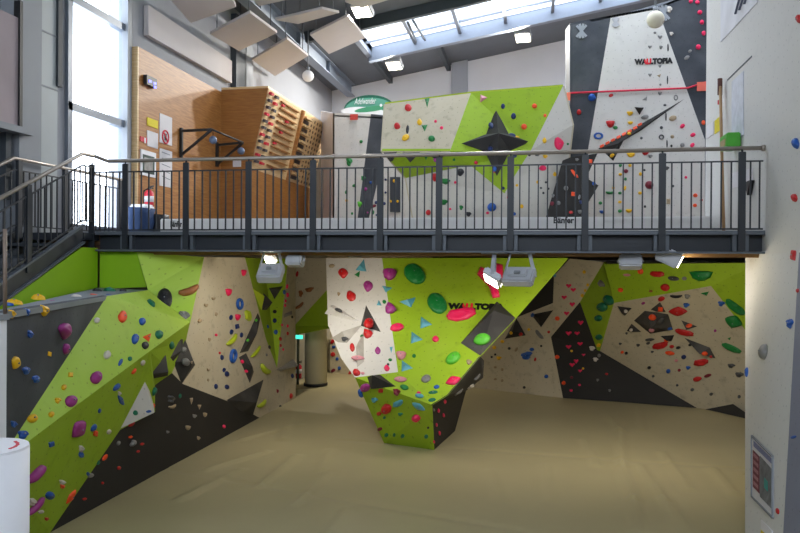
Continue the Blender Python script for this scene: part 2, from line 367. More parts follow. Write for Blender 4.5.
panel(LW,[[g288,xb(295.5,258.5),xb(295.5,330),gb2,gb,f277,g282]],BEIGE,'the narrow beige strip','beige strip beside the passage')
YH=15.2
panel(LW,[[P(u,v,y=YH) for u,v in ((295,258),(346,258),(346,272),(326,291),(294,326))]],BEIGE,'the beige passage header','beige header panel')
panel(LW,[[P(294,326,y=YH),P(326,291,y=YH),P(346,272,y=YH),P(346,326,y=YH-.25),P(328,328,y=YH-.25),P(308,332,y=YH-.25),P(294,334,y=YH-.25)]],GREEN,'the green passage header','green sloping header panel')
# ledge on top and the plain green walls behind it
bm=bmesh.new(); lb=[LEXT,LF8,LF107,LF148,Vector((-5.62,9.75,2.36)),Vector((-6.22,9.75,2.38)),Vector((-6.22,4.2,1.75))]
bm_prism(bm,lb,Vector((0,0,-.05))); o=link('ledge',bm,mat('ledge_grey',(120,128,134),.6,var=.05),LW); o['label']='grey ledge along the top'
reg([[lb[i] for i in t] for t in tessellate_polygon([lb])],'the grey top ledge')
sx=-6.23
s0,s1,s2=P(5,298,x=sx),P(82,243,x=sx),P(107,243,x=sx)
s0.z-=.06; s1.z-=.06; GS=[Vector((sx,5.6,1.9)),s0,s1,Vector((sx,9.75,s1.z)),Vector((sx,9.75,2.38))]
bm=bmesh.new(); bm_prism(bm,GS,Vector((-.04,0,0))); o=link('plain_panel',bm,PLAINGREEN,LW); o['label']='plain green panel under the stairs'
GE=[Vector((sx,9.8,2.36)),Vector((sx,9.8,2.9)),T137+Vector((0,.02,0)),P(150,287,y=9.8)]
bm=bmesh.new(); bm_prism(bm,GE,Vector((0,.04,0))); o=link('plain_panel',bm,PLAINGREEN,LW); o['label']='plain green panel facing the room'
# ------------------------------------------------------------------ passage behind: column and little hold wall
quadbox('wall_passage',(-8,18.3,-.3),(-2.6,18.5,2.93),mat('passage_plaster',(214,206,184),.8,var=.03))
PW=thing('climbing_wall',P(337,386,y=18.0),'small beige panel with red and blue holds at the end of the passage','climbing wall')
pw=[P(u,v,y=18.0) for u,v in ((330,326),(372,326),(372,372),(330,372))]
for i in (2,3): pw[i].z=0
panel(PW,[pw],BEIGE,'the passage end panel')
cp=P(312.5,387,z=0); bm=bmesh.new(); bm_tube(bm,[Vector((cp.x,cp.y+.24,0)),Vector((cp.x,cp.y+.24,2.93))],.25,28)
col=tag(origin(link('round_column',bm,mat('column_cream',(216,208,182),.6,var=.02),None,True),(cp.x,cp.y+.24,0)),'cream round column standing in the passage','column')
bm=bmesh.new(); bm_tube(bm,[Vector((cp.x,cp.y+.24,0)),Vector((cp.x,cp.y+.24,.06))],.27,28); o=link('base_ring',bm,BLACK,col,True)
# ------------------------------------------------------------------ central prow
tip=P(432,405,y=10.05); topf=P(440,258,y=12.4)
kk=(topf.y-tip.y)/(topf.z-tip.z); nf=Vector((0,-1,kk)).normalized(); nf=nf if nf.dot(EYE-tip)>0 else -nf
FP=(tip,nf)
def fp(u,v): return onplane(u,v,FP)
SP=plane3(fp(382,258),fp(398,372),P(326,258,y=12.9))
def sp(u,v): return onplane(u,v,SP)
CB=thing('climbing_wall',P(434,450,z=0),'central overhanging prow with green front and beige left side, pinched at the mat','climbing wall')
f382,f398,f568,f516,f480,f448,f432=(fp(*p) for p in ((382,258),(398,372),(568,258),(516,318),(480,356.5),(448,395),(432,405)))
panel(CB,[[f382,f568,f516,f480,f448,f432,f398]],GREEN,'the green prow front','green front panel',.012)
i326,i328,i341,i353=sp(326,258),sp(328,325),sp(341,358),sp(355,377.5)
panel(CB,[[i326,f382,f398,i353,i341,i328]],WHITEP,'the beige prow side','off-white side panel')
b434,b384,b455=P(434,450,z=0),P(384,443,z=0),P(455,431,z=0)
panel(CB,[[i353,f398,f432],[i353,f432,b434,b384]],GREEN,'the lower prow face','green underside panel',.012)
r466,r484,r483=P(466,391,y=11.7),P(484,361,y=12.3),P(483,378,y=12.1)
panel(CB,[[f432,f448,r466,b455],[f432,b455,b434]],BLACKP,'the black prow foot','black foot panel',.012)
panel(CB,[[f448,f480,r484,r483,r466]],VOLBLACK,'the dark prow rim','dark grey rim panel',.012)
for k,q in enumerate(([f568,f516,P(500,310,y=15.3),P(545,258,y=15.3)],[f516,f480,P(466,350,y=15.3),P(500,310,y=15.3)],[f480,r484,r483,r466,P(462,380,y=14.5),P(466,350,y=15.3)],
   [i326,i328,P(347,325,y=15.6),P(347,258,y=15.6)],[i328,i341,i353,P(375,372,y=14.),P(347,325,y=15.6)],[i353,b384,P(398,432,z=0),P(375,372,y=14.)])):
    bm=bmesh.new(); bm_prism(bm,q,Vector((0,.03,0))); link('side_panel',bm,PL_BEIGE if k>2 else PL_BLACK,CB)
# ------------------------------------------------------------------ back cave wall
BW=thing('climbing_wall',P(623,403,z=0),'long back bouldering wall under the mezzanine, beige, black and green, right of the prow','climbing wall')
q0,q1=P(485,389,z=0),P(563,398,z=0); JP=(q1,Vector((q1.y-q0.y,-(q1.x-q0.x),0)).normalized())
def jp(u,v): return onplane(u,v,JP)
j0=jp(440,386); j0.z=0
panel(BW,[[jp(440,318),jp(518,317),jp(553,303),jp(554,276),jp(570,258.5),jp(604,262),jp(580,302),jp(551,337),q1,j0]],BEIGE,'the beige back panel','beige panel')
panel(BW,[[jp(440,318),jp(440,257),jp(570,258.5),jp(554,276),jp(553,303),jp(518,317)]],BLACKP,'the black back band','black slanting band')
q2=P(697,408,z=0); LP=plane3(jp(551,337),q1,q2)
def lp(u,v): return onplane(u,v,LP)
panel(BW,[[jp(551,337),jp(580,302),lp(597,350),lp(600,351),q2,q1]],BLACKP,'the black back panel','black panel')
OP=plane3(lp(600,351),q2,P(711,286,y=13.3))
def op(u,v): return onplane(u,v,OP)
o614,o711=op(614,303),op(711,286); d=o711-o614; NP=(o614,Vector((d.y,-d.x,0)).normalized())
def np_(u,v): return onplane(u,v,NP)
def floorp(p): p=p.copy(); p.z=0; return p
panel(BW,[[o614,o711,op(760,349),op(760,424),op(733,404),op(704,409.5),q2,lp(600,351)]],BEIGE,'the beige cave overhang','beige overhanging panel')
panel(BW,[[op(704,409.5),op(733,404),op(760,424),P(760,422,z=0)]],BLACKP,'the black cave corner','black triangular panel')
panel(BW,[[np_(604,264),o614,o711,op(760,349),np_(760,263)]],GREEN,'the green cave top','green top panel')
panel(BW,[[jp(604,262),jp(580,302),lp(597,350),lp(600,351),o614,np_(604,264)]],GREEN,'the narrow green fold','green fold panel')
# ------------------------------------------------------------------ right wall beside the camera
RW=thing('climbing_wall',(2.7,8,0),'tall grey-white climbing wall close on the right with poster and notices','climbing wall')
XW=2.7
def rw(u,v): return P(u,v,x=XW)
ZS=2.9; r_t=Vector((XW,rw(745,300).y,ZS)); RP=plane3(r_t,Vector((XW,4.,ZS)),P(745,536,z=0))
def rp(u,v): return onplane(u,v,RP)
rbot=P(745,536,z=0); rbf=onplane(782.8,540,RP); rtb=rp(799,252); dd=rtb-rbf; rtb=rbf+dd*((ZS-rbf.z)/dd.z); rbf=rtb-dd*(ZS/dd.z)
YE=rw(745,300).y; YU=rw(706,100).y
RWM=panel_mat('right_wall_paint',(212,210,206),(150,150,150),.25,(214,212,208),.75,.06)
RWV=panel_mat('right_wall_violet_grey',(132,134,150),(100,100,110),.2,(160,160,170),.7,.05)
panel(RW,[[Vector((XW,YU,ZS)),Vector((XW,YU,11)),Vector((XW,4.,11)),Vector((XW,4.,ZS))],[r_t,rtb,rbf,rbot]],RWM,'the right wall','grey-white panel',.14)
panel(RW,[[rbf,rtb,Vector((XW,4.,ZS)),onplane(1100,1000,RP) if 0 else Vector((rbot.x,3.6,0))]],RWV,'the violet-grey right panel','violet-grey panel',.14)
bm=bmesh.new(); bm_prism(bm,[r_t+Vector((.02,.0,0)),rbot+Vector((.02,0,0)),Vector((XW+.1,rbot.y,0)),Vector((XW+.1,r_t.y,0)),Vector((XW+.1,r_t.y,ZS))],Vector((.02,.02,0))); link('side_panel',bm,PL_WHITE,RW)
a,b=rw(727.5,80),rw(752,56.5)
o=box('seam',((a+b)/2),(.012,(b-a).length,.02),DKGREY,RW)
o=box('seam',(rw(706.5,100)+Vector((.07,0,0))),(.13,.02,.1),STEELL,RW)
o.location.z=4.2
# ------------------------------------------------------------------ upper walls
YV=19.
VW=thing('climbing_wall',P(360,222,y=YV),'pale upper bouldering wall with dark slanted stripe left of the boulder','climbing wall')
def fl(p): p=p.copy(); p.z=ZD; return p
def yv(u,v): return P(u,v,y=YV)
panel(VW,[[yv(333,113),yv(371,114),fl(yv(354,222)),fl(yv(333,222))]],WHITEP,'the pale upper panel','pale panel')
panel(VW,[[yv(371,114),yv(392,116),yv(384,155),fl(yv(362,222)),fl(yv(354,222))]],DARK,'the dark upper stripe','dark slanted stripe')
panel(VW,[[yv(392,116),yv(445,118),fl(yv(445,222)),fl(yv(362,222)),yv(384,155)]],WHITEP,'the white upper panel','white panel')
sv=[yv(333,113),fl(yv(333,222))]; back=[P(321,111,y=21.),fl(P(321,222,y=21.))]
bm=bmesh.new(); bm_prism(bm,[sv[0],sv[1],back[1],back[0]],Vector((.04,0,0))); o=link('side_panel',bm,mat('side_white',(226,226,236),.7,var=.02),VW); o['label']='white side panel'
bm=bmesh.new(); bm_prism(bm,[sv[0]-Vector((0,0,.05)),sv[0]+Vector((0,2,-.05)),yv(445,118)+Vector((0,2,-.05)),yv(445,118)-Vector((0,0,.05))],Vector((0,0,-.04))); link('top_panel',bm,PL_WHITE,VW)
w=[P(u,v,y=YV-.06) for u,v in ((390,177),(400,177),(400,212),(390,212))]
# boulder
UB=thing('climbing_wall',P(480,222,y=15.2),'green and beige upper boulder carrying a black star volume','climbing wall')
A=P(385,104,y=15.);Bp=P(471,93,y=15.);Cp=P(563,86,y=15.);Dp=P(572.5,125,y=14.8);Ep=P(569,155,y=14.9);L1=P(382,151,y=14.3);L2=P(450,151,y=14.3)
U1=P(406,178,y=15.3);U2=P(470,165,y=14.75);TP=P(504.5,193.5,y=14.85);Rp=P(512,180,y=14.75);Sp=P(531,150,y=14.65)
panel(UB,[[A,Bp,L2,L1]],BEIGE,'the beige boulder face','beige face')
panel(UB,[[Bp,Cp,Sp,L2],[L2,Sp,Rp,TP,U2]],GREEN,'the green boulder face','green face')
panel(UB,[[L1,L2,U2,U1]],GREEN,'the green boulder underside','green underside')
BRf=fl(P(562,222,y=15.));BLf=fl(P(418,222,y=15.4))
panel(UB,[[U1,U2,TP,Rp,BRf,BLf],[Rp,Sp,Ep,BRf],[Sp,Cp,Dp,Ep]],panel_mat('pale_boulder_paint',(200,194,184),(130,125,120),.2,(225,222,216),.7,.1),'the pale boulder base','pale base')
bk=Vector((0,1.6,0))
for q,m_ in (([A,Bp,Cp,Cp+bk,A+bk],LIMEV),([A,L1,U1,U1+bk*.5,A+bk],PL_BEIGE),([U1,BLf,BLf+bk*.5,U1+bk*.5],PL_BEIGE),([Cp,Dp,Ep,BRf,BRf+bk*.5,Cp+bk],PL_BEIGE)):
    bm=bmesh.new(); bm_prism(bm,q,-newell(q)*.03); link('side_panel',bm,m_,UB)
# tall wall
YW=16.6
TW=thing('climbing_wall',P(640,222,y=YW),'tall upper wall with white centre between dark grey panels','climbing wall')
def yw(u,v): return P(u,v,y=YW)
panel(TW,[[yw(570,23),yw(611,15.5),yw(588,150),fl(yw(586,222)),fl(yw(570,222))]],DARK,'the dark left tower panel','dark grey left panel')
panel(TW,[[yw(611,15.5),yw(657,7),yw(705,140),fl(yw(705,222)),fl(yw(586,222)),yw(588,150)]],WHITEP,'the white tower panel','white centre panel')
panel(TW,[[yw(657,7),yw(682,-3),yw(740,-8),fl(yw(740,222)),fl(yw(705,222)),yw(705,140)]],DARK,'the dark right tower panel','dark grey right panel')
q=[yw(570,23),fl(yw(570,222)),fl(P(565.5,222,y=18.3)),P(565.5,30,y=18.3)]
bm=bmesh.new(); bm_prism(bm,q,Vector((.05,0,0))); o=link('side_panel',bm,PL_DARK,TW)
q=[yw(570,23),yw(611,15.5),yw(657,7),yw(682,-3),yw(682,-3)+Vector((0,1.7,0)),P(566,30,y=18.3)]
bm=bmesh.new(); bm_prism(bm,q,Vector((0,0,-.05))); link('top_panel',bm,PL_DARK,TW)
# ------------------------------------------------------------------ crash mat with wrinkled cover
MATM=mat('mat_vinyl',(178,166,128),.42,var=.05,scale=1.2,bump=.15,bscale=4)
def seg(u0,v0,u1,v1): return (P(u0,v0,z=0),P(u1,v1,z=0))
RID=[(*seg(297,504,328,474),.012),(*seg(260,487,296,456),.014),(*seg(283,440,290,412),.01),(*seg(206,470,266,452),.012),(*seg(322,470,330,450),.01),(*seg(330,533,350,508),.01),
 (*seg(620,430,622,466),.016),(*seg(622,466,634,500),.016),(*seg(634,500,636,533),.016),(*seg(638,465,664,500),.012),(*seg(664,500,690,533),.012),(*seg(662,452,690,490),.01),(*seg(584,440,597,466),.01),(*seg(545,465,552,500),.008),
 (*seg(712,468,735,494),.01),(*seg(640,408,642,430),.01),(*seg(606,415,622,432),.01),(*seg(240,440,300,425),.01),(*seg(180,500,240,470),.012),(*seg(490,470,500,500),.006)]
SEAM=[seg(150,466,860,590),seg(340,440,900,480)]
def dist2(p,a,b):
    d=b-a; t=max(0,min(1,(p-a).dot(d)/d.length_squared)); return (p-a-d*t).length
bm=bmesh.new(); xs=[XL+2.0+i*.06 for i in range(int((XR-XL-2)/.06)+1)]; ys=[-2.9+j*.3 for j in range(26)]+[4.7+j*.06 for j in range(240)]
for a,b,h in RID: a.z=b.z=0
grid=[]
near=[]
for y in ys:
    row=[]
    rr=[r for r in RID if min(r[0].y,r[1].y)-.2<y<max(r[0].y,r[1].y)+.2]; ss=[s for s in SEAM if min(s[0].y,s[1].y)-.1<y<max(s[0].y,s[1].y)+.1]
    for x in xs:
        p=Vector((x,y,0)); z=0
        for a,b,h in rr:
            d=dist2(p,a,b)
            if d<.2: z+=3.2*h*math.exp(-(d/.05)**2)
        for a,b in ss:
            d=dist2(p,a,b)
            if d<.1: z-=.016*math.exp(-(d/.035)**2)
        z+=.006*noise.noise(Vector((x*.9,y*.9,0)))
        row.append(bm.verts.new((x,y,z)))
    grid.append(row)
FOOT=[(XB,-3),(XB,15.6),(-6.,16),(-6.,18.3),(-2.6,18.3),(j0.x-.3,j0.y-.05),(j0.x,j0.y),(q1.x,q1.y),(q2.x,q2.y),tuple(P(760,422,z=0))[:2],(5.95,13.6),(5.95,YE+.1),(XW,YE+.05),(XW,-3)]
HOLE=[tuple(p)[:2] for p in (b384,b434,b455,P(398,432,z=0))]
def inside(p,poly):
    c=False
    for (x0,y0_),(x1,y1_) in zip(poly,poly[1:]+poly[:1]):
        if (y0_>p[1])!=(y1_>p[1]) and p[0]<(x1-x0)*(p[1]-y0_)/(y1_-y0_)+x0: c=not c
    return c
for r0,r1 in zip(grid,grid[1:]):
    for i in range(len(xs)-1):
        p=((r0[i].co.x+r0[i+1].co.x)/2,(r0[i].co.y+r1[i].co.y)/2)
        near_=[(p[0]+dx,p[1]+dy) for dx in (-.05,.05) for dy in (-.05,.05)]
        if any(inside(q,FOOT) for q in near_) and not all(inside(q,HOLE) for q in near_): bm.faces.new((r0[i],r0[i+1],r1[i+1],r1[i]))
bmesh.ops.delete(bm,geom=[v for v in bm.verts if not v.link_faces],context='VERTS')
edge=[e for e in bm.edges if e.is_boundary]
ex=bmesh.ops.extrude_edge_only(bm,edges=edge)
for v in [q for q in ex['geom'] if isinstance(q,bmesh.types.BMVert)]: v.co.z=-.3
tag(origin(link('crash_mat',bm,MATM,None,True),(0,8,-.3)),'huge tan vinyl crash mat with wrinkled cover across the lower floor','crash mat')
build_bvh()
# ------------------------------------------------------------------ mezzanine edge beam
X0=-6.22; X1=XW
zb=P(441,252.5,y=YD).z; ztop=P(441,231,y=YD).z
def yd(u,v=200): return P(u,v,y=YD)
BE=thing('edge_beam',(0,YD+.06,zb),'anthracite steel channel along the front edge of the mezzanine','beam')
L_=X1-X0; mx_=(X0+X1)/2
box('top_flange',(mx_,YD+.07,ztop-.025),(L_,.2,.05),STEELL,BE); box('bottom_flange',(mx_,YD+.06,zb+.012),(L_,.18,.024),STEELL,BE)
box('web',(mx_,YD+.1,(zb+ztop)/2),(L_,.02,ztop-zb-.06),STEEL,BE)
PU=[126.3,186.9,249.3,313.6,380.7,439.3,510.6,585,661.8,741.2]
PX=[yd(u).x for u in PU]
for x in PX:
    for s in (-.07,.07):
        box('stiffener',(x+s,YD+.05,(zb+ztop)/2),(.045,.09,ztop-zb-.06),STEELL,BE)
# ------------------------------------------------------------------ railing along the mezzanine
zh=P(441,154.5,y=YD).z; zr=P(441,166.5,y=YD).z; zl=P(441,229.5,y=YD).z
RL=thing('railing',(0,YD,zb),'long dark steel railing with grey tubular handrail along the mezzanine edge','railing')
hx=[P(82,153.5,x=-6.25),P(93,155.5,y=YD),P(108,160,y=YD),P(126,159.3,y=YD)]
XEND=XW-.02
tube('handrail',[hx[1]+Vector((0,0,.0)),Vector((hx[2].x,YD,zh)),Vector((PX[0],YD,zh)),Vector((XEND,YD,zh))],.026,TUBE,RL,12)
tube('wall_flange',[Vector((XEND-.02,YD,zh)),Vector((XEND+.015,YD,zh))],.04,TUBE,RL,14)
xa=yd(93).x
box('upper_rail',((xa+XEND)/2,YD,zr),(XEND-xa,.018,.018),STEEL,RL); box('lower_rail',((xa+XEND)/2,YD,zl),(XEND-xa,.022,.022),STEEL,RL)
for x in [xa]+PX:
    bm=bmesh.new(); bm_box(bm,Vector((x,YD-.03,(zb+.03+zh-.045)/2)),(.085,.035,zh-.045-zb-.03),None,.006); p=link('post',bm,STEEL,RL)
    b=tube('rail_bracket',[Vector((x,YD-.03,zh-.05)),Vector((x,YD-.03,zh-.03)),Vector((x,YD,zh-.015))],.012,STEEL,p,8)
ends=[xa]+PX+[XEND]
for a,b,n in zip(ends,ends[1:],[4]+[7]*9+[2]):
    for k in range(1,n+1):
        x=a+(b-a)*k/(n+1) if n!=2 else a+(b-a)*k*.42
        box('baluster',(x,YD,(zr+zl)/2),(.017,.017,zr-zl),STEEL,RL)
# ------------------------------------------------------------------ stairs on the left
ST=thing('staircase',(-6.7,9.4,ZD),'dark steel staircase rising along the left wall to the mezzanine','stairs')
sl=.474; ys0=9.42; zs=3.17
for x in (-6.25,-7.2):
    a0=Vector((x,ys0,P(82,242,x=-6.25).z+.0)); pts=[a0,a0+Vector((0,0,.24)),Vector((x,5.4,a0.z+.24-(ys0-5.4)*sl)),Vector((x,5.4,a0.z-(ys0-5.4)*sl))]
    bm=bmesh.new(); bm_prism(bm,pts,Vector((-.03,0,0))); s_=link('stringer',bm,STEEL,ST)
    bm=bmesh.new(); bm_bar(bm,pts[0]+Vector((.01,0,0)),pts[3]+Vector((.01,0,0)),.06,.025); link('lower_flange',bm,STEELL,s_)
    bm=bmesh.new(); bm_bar(bm,pts[1]+Vector((.01,0,0)),pts[2]+Vector((.01,0,0)),.06,.025); link('upper_flange',bm,STEELL,s_)
for k in range(9):
    y=ys0-.18-.36*k; box('tread',(-6.73,y,zs-.17*(k+1)-.02),(.9,.32,.04),DKGREY,ST)
box('landing',(-6.72,9.62,zs-.06),(.95,.38,.1),STEEL,ST)
def stair_rail(x,top,pts_u,label,posts,flat=None):
    r=thing('stair_railing',(x,top.y,ZD),label,'railing','railings of the staircase')
    y1_=top.y; y0_=5.6
    pts=[Vector((x,y0_,top.z-(y1_-y0_)*sl)),Vector((x,y1_,top.z))]
    if flat: pts+=flat
    tube('handrail',pts,.026,TUBE,r,12)
    zt=top.z
    def rail(dz):
        bm=bmesh.new(); a=pts[0]+Vector((0,0,dz)); b=pts[1]+Vector((0,0,dz)); bm_bar(bm,a,b,.018)
        for c,d in zip(pts[1:],pts[2:]): bm_bar(bm,c+Vector((0,0,dz)),d+Vector((0,0,dz)),.018)
        return bm
    link('upper_rail',rail(-.16),STEEL,r); link('lower_rail',rail(-.93),STEEL,r)
    def zat(y): return zt-(max(0,y1_-y))*sl
    ye=flat[-1].y if flat else y1_
    n=int((ye-y0_)/.125)
    for k in range(n+1):
        y=y0_+k*.125; box('baluster',(x,y,zat(y)-.545),(.016,.016,.77),STEEL,r)
    for y in posts: box('post',(x,y,zat(y)-.57),(.05,.08,1.1),STEEL,r)
    return r
tr_=P(82,153.5,x=-6.25); tr_.y=max(tr_.y,9.4)
stair_rail(-6.25,tr_,0,'near stair railing with sloping grey handrail at the left end of the mezzanine',[P(28,230,x=-6.25).y,6.2],[Vector((-6.25,YD-.05,tr_.z))])
tl_=P(14,158,x=-7.13)
stair_rail(-7.13,tl_,0,'far stair railing running level along the window side of the landing',[P(19,200,x=-7.13).y,P(65,200,x=-7.13).y,11.8,6.6],[Vector((-7.13,11.87,4.18))])
# ------------------------------------------------------------------ plywood wall and training box upstairs
XPW=-7.3; ya_=P(139,47,x=XPW).y; zpt=6.74
PWL=thing('plywood_wall',(XPW,15,ZD),'warm plywood wall panel left upstairs, with notices and a clock','wall panel')
box('board',((XL+XPW)/2+.05,(ya_+16.35)/2,(ZD+zpt)/2),(XPW-XL-.1,16.35-ya_,zpt-ZD),WOOD,PWL)
box('edge_post',((XL+XPW)/2,ya_-.02,(ZD+zpt)/2),(XPW-XL,.04,zpt-ZD),WOODL,PWL)
TB=thing('training_box',(-6.9,16.35,ZD),'plywood training box with overhanging rung board beside the plywood wall','training board')
YT=16.35; YT2=21.2
def yt(u,v): return P(u,v,y=YT)
a=yt(268,88); b=yt(250,168); zt_=a.z; xt=a.x; xb_=b.x; zb_=b.z
fp_=[Vector((XPW,YT,zt_)),a,b,Vector((xb_,YT,ZD)),Vector((XPW,YT,ZD))]
bm=bmesh.new(); bm_prism(bm,fp_,Vector((0,.05,0))); link('front_board',bm,WOODD,TB)
o1=[Vector((xt,YT+.01,zt_)),Vector((xt,YT2,zt_)),Vector((xb_,YT2,zb_)),Vector((xb_,YT+.01,zb_))]
bm=bmesh.new(); bm_prism(bm,o1,Vector((-.05,0,0))); RB=link('rung_board',bm,WOODL,TB)
bm=bmesh.new(); bm_prism(bm,[Vector((XPW,YT,zt_)),a,Vector((xt,YT2,zt_)),Vector((XPW,YT2,zt_))],Vector((0,0,.05))); link('top_board',bm,WOODL,TB)
box('lower_board',(xb_-.03,(YT+YT2)/2,(ZD+zb_)/2),(.06,YT2-YT-.06,zb_-ZD),WOODD,TB)
box('end_post',(xb_,YT2-.05,(ZD+zb_)/2),(.12,.12,zb_-ZD),WOODL,TB)
nb=(o1[3]-o1[0]).cross(o1[1]-o1[0]).normalized(); nb=nb if nb.x>0 else -nb
def rbp(s,t,h=0): # s along board, t down
    return o1[0].lerp(o1[1],s).lerp(o1[3].lerp(o1[2],s),t)+nb*h
RED=mat('red_paint',(210,40,60),.5); BLK2=mat('dark_resin',(70,62,66),.5)
tdir=(o1[3]-o1[0]).normalized(); FRB=Matrix((Vector((0,1,0)),tdir,nb)).transposed()
for r in range(11):
    for c in range(2):
        box('grip_block',rbp(.03+.075*c,.05+.085*r,.05),(.16,.06,.07),BLK2 if (r+2*c)%3 else RED,RB,FRB)
for r in range(11):
    box('rung',rbp(.32,.06+.083*r,.035),(1.3,.03,.05),WOODD,RB,FRB)
    if r%2==0: box('marker',rbp(.22+.05*(r%3),.06+.083*r+.035,.03),(.14,.05,.05),RED,RB,FRB)
box('divider',rbp(.52,.5,.04),(.1,(o1[3]-o1[0]).length,.08),WOOD,RB,FRB)
for r in range(8):
    bm=bmesh.new(); bm_box(bm,rbp(.61,.07+.115*r,.06),(.55,.05,.12),FRB); link('deep_rung',bm,WOODL,RB)
    bm=bmesh.new(); bm_box(bm,rbp(.61,.07+.115*r+.055,.005),(.55,.1,.02),FRB); link('slot',bm,BLK2,RB)
bm=bmesh.new()
for r in range(13):
    for c in range(6):
        p=rbp(.72+.05*c,.05+.075*r,.0); bm_tube(bm,[p,p+nb*.012],.04,8)
link('peg_holes',bm,mat('peg_hole_brown',(110,82,58),.6),RB)['kind']='stuff'
bm=bmesh.new(); bm_bar(bm,Vector((xt+.02,YT2,zt_+.05)),Vector((xt+.55,YT2+.1,zt_-.55)),.12,.1); link('roof_rail',bm,WOODL,TB)
w=P(322,190,y=YT2+.15)
tag(box('grey_side_board',(w.x-.05,YT2+.15,(ZD+6.2)/2),(.7,.06,6.2-ZD),mat('weathered_board',(150,138,122),.8,var=.12,scale=6)),'weathered grey board standing at the right end of the training box','board')
for k,u in enumerate((322,326)):
    p=P(u,190,y=YT2-.05); tag(tube('upright_pole',[(p.x,YT2-.06,ZD),(p.x,YT2-.06,5.9-.25*k)],.035,BLACK),'thin dark upright pole before the weathered board, '+('left' if k==0 else 'right')+' of the pair','pole','dark upright poles')
p=P(330,205,y=19.3); 
# pull-up bar
p1=P(180,131,x=XPW); p2=P(216,145,x=XPW); 
PB_=thing('pull_up_bar',p1,'black pull-up bar on two triangular brackets across the plywood wall','pull-up bar')
e1=P(212,129.5,y=p1.y); e2=P(243,142.5,y=p2.y)
for q,e in ((p1,e1),(p2,e2)):
    lo=q-Vector((0,0,.55 if q is p1 else .5)); bm=bmesh.new(); q_=q+Vector((.03,0,0)); l_=lo+Vector((.03,0,0))
    bm_bar(bm,q_+Vector((0,0,.06)),l_,.06,.06,Vector((0,1,0))); bm_bar(bm,q_,e,.05); bm_bar(bm,l_+Vector((0,0,.05)),e,.045); link('bracket',bm,BLACK,PB_)
tube('bar',[e1,e2],.022,BLACK,PB_,8)
for k,(u,v,e) in enumerate(((213,140,e1),(241,151,e2))):
    t=0.12 if k==0 else .9; c=e1.lerp(e2,t); c2=P(u,v,y=c.y); bm=bmesh.new(); bmesh.ops.create_uvsphere(bm,u_segments=14,v_segments=10,radius=.085,matrix=Matrix.Translation(c2))
    o=origin(link('grip_ball',bm,mat('blue_grey_resin',(96,112,140),.5),None,True),c2); tag(o,'blue-grey grip ball hanging under the pull-up bar, '+('left' if k==0 else 'right')+' one','grip ball','hanging grip balls')
    tube('cord',[c2+Vector((0,0,.08)),Vector((c2.x,c2.y,c.z))],.008,BLACK,o,6)
# notices on the plywood
def sheet(name,pxs,x,m,label,cat='notice',th=.015,group=None):
    """flat item on a wall of constant x, facing +x if x<0 else -x"""
    w=[P(u,v,x=x) for u,v in pxs]; bm=bmesh.new(); bm_prism(bm,w,Vector((-th if x<0 else th,0,0))); c=sum(w,Vector())/len(w)
    return tag(origin(link(name,bm,m),c),label,cat,group)
def quad(u0,v0,u1,v1,x):  # upright rectangle on the wall seen in perspective
    a=P(u0,v0,x=x); b=P(u1,v1,x=x); return [px(Vector((x,a.y,a.z))),px(Vector((x,a.y,b.z))),px(Vector((x,b.y,b.z))),px(Vector((x,b.y,a.z)))]
PAPER=mat('paper_white',(222,218,220),.8,var=.03); YEL=mat('paper_yellow',(226,206,40),.7,var=.06,scale=30)
xs_=XPW+.014
ck=sheet('digital_clock',quad(147,74.5,157,88.5,XPW+.08),XPW+.08,BLACK,'black digital clock with blue digits high on the plywood wall','clock',.075)
BLUE=mat('clock_digits_blue',(60,70,255),.4,emit=1.6,var=0)
for u,v in ((150.5,81),(155,83.2),(155.4,87)):
    w=[P(u+a,v+b,x=XPW+.085) for a,b in ((-1.6,-1.3),(-1.6,1.2),(1.3,1.6),(1.3,-.6))]; bm=bmesh.new(); bm_prism(bm,w,Vector((-.004,0,0))); link('digit',bm,BLUE,ck)
sheet('notice',quad(147.5,117,158,129,xs_),xs_,YEL,'yellow paper notice on the plywood wall under the clock')
sheet('notice',quad(147.5,130,158,149,xs_),xs_,PAPER,'white paper notice just below the yellow notice')
n1=sheet('notice',quad(160,113,172,146,xs_),xs_,PAPER,'white notice with red prohibition ring right of the yellow notice')
c=P(165.6,137,x=xs_+.006); bm=bmesh.new(); R=.125; bm_tube(bm,[c+Vector((0,R*math.sin(t*math.pi/12),R*math.cos(t*math.pi/12))) for t in range(25)],.016,6); bm_bar(bm,c+Vector((0,-R*.7,R*.7)),c+Vector((0,R*.7,-R*.7)),.025); link('prohibition_ring',bm,RED,n1)
bm=bmesh.new(); bm_box(bm,c,(.006,.08,.13)); link('pictogram',bm,BLACK,n1)
n2=sheet('notice',quad(160,148,172,188,xs_),xs_,PAPER,'tall white paper notice hanging below the prohibition notice')
for k in range(5):
    a=P(162,152+k*6,x=xs_+.003); b=P(170,155+k*6.2,x=xs_+.003); bm=bmesh.new(); bm_bar(bm,a,b,.012); link('text_line',bm,GREYMETAL,n2)
s_=sheet('fire_sign',quad(140.5,136,147,143,xs_),xs_,RED,'small red fire sign at the left edge of the plywood wall','sign')
bm=bmesh.new(); c=P(145,140.5,x=xs_+.004); bm_box(bm,c,(.004,.05,.1)); link('symbol',bm,WHITE,s_)
f_=sheet('picture_frame',quad(141.5,149,156,178,xs_+.02),xs_+.02,WHITE,'framed evacuation plan with dark border on the plywood wall','picture',.03)
